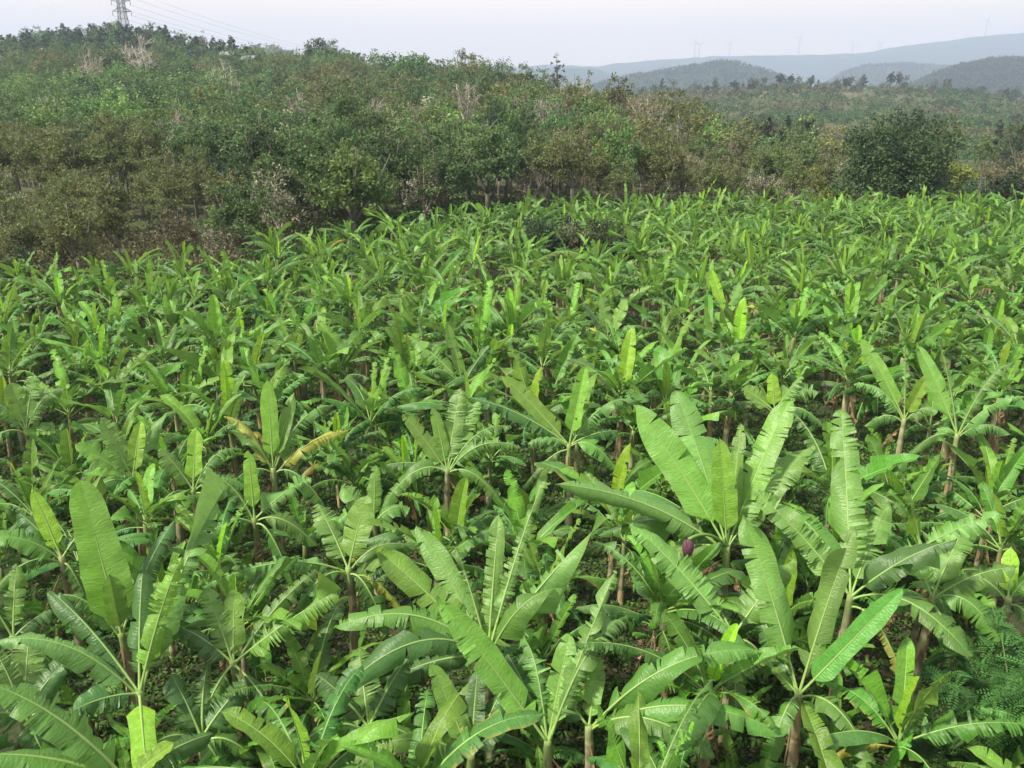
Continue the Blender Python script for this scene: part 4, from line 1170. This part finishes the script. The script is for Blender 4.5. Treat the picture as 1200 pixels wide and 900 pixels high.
# ------------------------------------------------------------------ pylon, wires, turbines, houses
def strut(mb, a, b, r=.11, col=(.20, .21, .22)): tube(mb, np.array([a, b], float), r, np.array(col), 4, 0, cap=False)
yp = 432.0; xp = (156 - 600) / 1056 * yp; zp = gz(xp, yp)
def pz(py): return HC + yp * math.tan(elev_of(py)) if True else 0
py_root = empty('pylon', (xp, yp, zp)); tag(py_root, 'tall steel lattice pylon on the left ridge, cut by the top of the picture', 'pylon')
body = MB(); ztop = pz(-28) - zp; za = pz(14) - zp; zb = pz(1.5) - zp
def half(z): return 2.9 - (2.9 - 1.35) * min(1, z / za) if z < za else 1.35 - .35 * (z - za) / (ztop - za)
lv = list(np.linspace(0, za, 7)) + list(np.linspace(za, ztop, 9)[1:])
for i in range(len(lv) - 1):
    z0, z1 = lv[i], lv[i + 1]; h0, h1 = half(z0), half(z1)
    c0 = [(-h0, -h0, z0), (h0, -h0, z0), (h0, h0, z0), (-h0, h0, z0)]; c1 = [(-h1, -h1, z1), (h1, -h1, z1), (h1, h1, z1), (-h1, h1, z1)]
    for k in range(4):
        strut(body, c0[k], c1[k], .19); strut(body, c0[k], c1[(k + 1) % 4], .09); strut(body, c0[(k + 1) % 4], c1[k], .09); strut(body, c1[k], c1[(k + 1) % 4], .09)
body.build('lattice_tower', M_METAL, py_root)
arms = []
for z in (za, zb, pz(-16) - zp):
    a_ = MB(); w = 4.4 if z < ztop * .9 else 3.8
    for s in (-1, 1):
        hz = half(z); tipp = (s * w, 0, z + .3)
        for q in (-1, 1):
            strut(a_, (s * hz, q * hz, z), tipp, .12); strut(a_, (s * hz, q * hz, z + 1.8), tipp, .1)
            strut(a_, (s * (hz + w) / 2, q * hz / 2, z + .15), (s * hz, q * hz, z + 1.8), .07)
        ins = MB(); tube(ins, [(s * w, 0, z + .3), (s * w, 0, z - 1.6)], .13, np.array([.25, .2, .18]), 6); arms.append((xp + s * w, yp, zp + z - 1.6))
        io = ins.build('insulator', M_METAL, py_root)
    a_.build('crossarm', M_METAL, py_root)
for i, (ax, ay, az_) in enumerate(arms):
    ex = (470 - 600) / 1056 * 980 + (ax - xp); ez = HC + 980 * math.tan(elev_of(76 - (az_ - zp - za) * .9))
    a0 = np.array([ax, ay, az_]); a1 = np.array([ex, 980, ez]); t = np.linspace(0, 1, 26)[:, None]
    P = a0 * (1 - t) + a1 * t; P[:, 2] -= 9 * 4 * (t[:, 0] * (1 - t[:, 0]))
    w = MB(); tube(w, P, .045, np.array([.3, .3, .32]), 4, 0)
    o = w.build('power_line', M_METAL)
    nm = ['lowest', 'lowest', 'middle', 'middle', 'top', 'top'][i]
    tag(o, 'thin sagging power line from the %s arm of the pylon, %s side' % (nm, 'left' if i % 2 == 0 else 'right'), 'power line', 'power lines leaving the pylon')

def turbine(label, px, py, base_py, D, rot, bl):
    x = (px - 600) / 1056 * D; zb_ = gz(x, D); hub = HC + D * math.tan(elev_of(py)) - zb_
    root = empty('wind_turbine', (x, D, zb_)); tag(root, label, 'wind turbine', 'wind turbines on the far ridge')
    t = MB(); tube(t, [(0, 0, -5), (0, 0, hub * .5), (0, 0, hub)], [3.2, 2.5, 1.8], np.array([.50, .51, .52]), 8); t.build('tower', M_WHITE, root)
    nc = MB(); box(nc, (-2, -4, hub - 2), (2, 7, hub + 2), np.array([.50, .51, .52])); nc.build('nacelle', M_WHITE, root)
    hb = MB(); tube(hb, [(0, -4.1, hub), (0, -6, hub), (0, -7.5, hub)], [2.2, 2, .6], np.array([.50, .51, .52]), 8); ho = hb.build('hub', M_WHITE, root)
    for k in range(3):
        a = rot + k * 2.0944; b = MB(); P = np.array([[math.sin(a) * q, -5.5, hub + math.cos(a) * q] for q in (1.5, bl * .2, bl * .6, bl)])
        tube(b, P, [1.2, 2.0, 1.2, .3], np.array([.50, .51, .52]), 5); b.build('blade', M_WHITE, root)
turbine('wind turbine with one blade straight up, leftmost on the far ridge', 811, 50, 62, 5150, .05, 44)
turbine('wind turbine close beside the leftmost one, blades spread low', 816, 52, 62, 5250, 1.0, 36)
turbine('small wind turbine with a blade pointing right, second spot from left on the ridge', 851, 51, 60, 5200, .6, 32)
turbine('wind turbine above the middle of the far ridge with a raised blade', 931, 44, 60, 5150, 2.7, 44)
turbine('very faint wind turbine left of the rise in the far ridge', 993, 53, 60, 5400, 1.6, 34)
turbine('very faint wind turbine at the foot of the ridge rise', 1024, 52, 56, 5400, 1.3, 34)
turbine('tallest wind turbine standing on the high right part of the ridge', 1143, 24, 42, 5100, .35, 50)

def hut(label, px, py, y, w):
    x = (px - 600) / 1056 * y; zt = HC + y * math.tan(elev_of(py)); zb_ = gz(x, y); h = zt - zb_
    root = empty('house', (x, y, zb_)); tag(root, label, 'house', 'two small houses on the ridge')
    wl = MB(); box(wl, (-w / 2, -2.5, -1), (w / 2, 2.5, h - 1.4), np.array([.5, .48, .45])); wo = wl.build('wall', M_WALL, root)
    rf = MB(); V = [(-w / 2 - .5, -3.2, h - 1.39), (w / 2 + .5, -3.2, h - 1.39), (w / 2 + .5, 0, h), (-w / 2 - .5, 0, h), (w / 2 + .5, 3.2, h - 1.39), (-w / 2 - .5, 3.2, h - 1.39)]
    V += [(a, b, c - .12) for a, b, c in V]
    rf.add(V, [(0, 1, 2, 3), (3, 2, 4, 5), (6, 9, 8, 7), (9, 11, 10, 8), (0, 6, 7, 1), (4, 10, 11, 5)], np.array([.20, .21, .22])); rf.build('roof', M_WHITE, root, False)
    for dx in (-w * .25, w * .25):
        wi = MB(); box(wi, (dx - .5, -2.53, h - 3.4), (dx + .5, -2.503, h - 2.3), np.array([.06, .07, .08])); wi.build('window', M_METAL, root)
hut('small pale-roofed house among ridge trees, the left one of two', 272, 60.5, 330, 4.2)
hut('small pale-roofed house among ridge trees, the right one of two', 296, 65, 325, 3.6)

# ------------------------------------------------------------------ haze
HB = MB(); box(HB, (-7000, -7000, -60), (7000, 7000, 470), np.array([1, 1, 1.0]))
mh, nn, l = new_mat('haze_air'); out = N(nn, 'ShaderNodeOutputMaterial'); pv = N(nn, 'ShaderNodeVolumePrincipled')
pv.inputs['Color'].default_value = (.56, .67, .88, 1); pv.inputs['Density'].default_value = 0.00030; pv.inputs['Anisotropy'].default_value = 0.0
l.new(pv.outputs[0], out.inputs['Volume'])
tag(HB.build('haze', mh, None, False), kind='stuff')

# ------------------------------------------------------------------ light
w = bpy.data.worlds.new('World'); sc.world = w; w.use_nodes = True
nt = w.node_tree; nt.nodes.clear()
SUN_EL, SUN_AZ = R(52), R(-115)     # azimuth measured from +Y towards +X
sky = nt.nodes.new('ShaderNodeTexSky'); sky.sky_type = 'NISHITA'; sky.sun_disc = False
sky.sun_elevation = SUN_EL; sky.sun_rotation = SUN_AZ; sky.dust_density = 3.0; sky.air_density = 1.0; sky.altitude = 100
hs = nt.nodes.new('ShaderNodeHueSaturation'); hs.inputs['Saturation'].default_value = .30; hs.inputs['Value'].default_value = 1.0
nt.links.new(sky.outputs[0], hs.inputs['Color'])
mx = nt.nodes.new('ShaderNodeMix'); mx.data_type = 'RGBA'; mx.inputs['Factor'].default_value = .80
nt.links.new(hs.outputs[0], mx.inputs['A']); 
tcw = nt.nodes.new('ShaderNodeTexCoord'); sx = nt.nodes.new('ShaderNodeSeparateXYZ'); nt.links.new(tcw.outputs['Generated'], sx.inputs[0])
mr = nt.nodes.new('ShaderNodeMapRange'); mr.inputs['From Min'].default_value = 0.0; mr.inputs['From Max'].default_value = 0.55; nt.links.new(sx.outputs['Z'], mr.inputs['Value'])
gm = nt.nodes.new('ShaderNodeMix'); gm.data_type = 'RGBA'; nt.links.new(mr.outputs[0], gm.inputs['Factor'])
gm.inputs['A'].default_value = (12.6, 9.3, 6.6, 1); gm.inputs['B'].default_value = (4.6, 4.7, 5.0, 1)
mpw = nt.nodes.new('ShaderNodeMapping'); mpw.inputs['Scale'].default_value = (1, 1, 6); nt.links.new(tcw.outputs['Generated'], mpw.inputs['Vector'])
nzw = nt.nodes.new('ShaderNodeTexNoise'); nzw.inputs['Scale'].default_value = 3.0; nzw.inputs['Detail'].default_value = 4; nt.links.new(mpw.outputs[0], nzw.inputs['Vector'])
mrw = nt.nodes.new('ShaderNodeMapRange'); mrw.inputs['To Min'].default_value = .90; mrw.inputs['To Max'].default_value = 1.10; nt.links.new(nzw.outputs['Fac'], mrw.inputs['Value'])
hw2 = nt.nodes.new('ShaderNodeHueSaturation'); nt.links.new(gm.outputs['Result'], hw2.inputs['Color']); nt.links.new(mrw.outputs[0], hw2.inputs['Value'])
nt.links.new(hw2.outputs[0], mx.inputs['B'])
bg = nt.nodes.new('ShaderNodeBackground'); bg.inputs['Strength'].default_value = 0.13
nt.links.new(mx.outputs['Result'], bg.inputs['Color'])
wo = nt.nodes.new('ShaderNodeOutputWorld'); nt.links.new(bg.outputs[0], wo.inputs['Surface'])
sd = bpy.data.lights.new('sun', 'SUN'); sd.energy = 5.0; sd.angle = R(5); sd.color = (1.0, .94, .80)
so = bpy.data.objects.new('sun', sd); link(so)
dirv = Vector((math.sin(SUN_AZ) * math.cos(SUN_EL), math.cos(SUN_AZ) * math.cos(SUN_EL), math.sin(SUN_EL)))
so.rotation_euler = dirv.to_track_quat('Z', 'Y').to_euler()

cam = bpy.data.cameras.new('camera'); co = bpy.data.objects.new('camera', cam); link(co)
co.location = (0, 0, HC); co.rotation_euler = (math.pi / 2 - PITCH, 0, 0)
cam.lens = 30.0; cam.sensor_width = 36; cam.clip_start = .1; cam.clip_end = 40000
sc.camera = co
sc.view_settings.view_transform = 'Standard'; sc.view_settings.look = 'None'; sc.view_settings.exposure = 0.60; sc.view_settings.gamma = 1
sc.cycles.volume_bounces = 2
sc.cycles.max_bounces = 8
print('objects', len(bpy.data.objects))
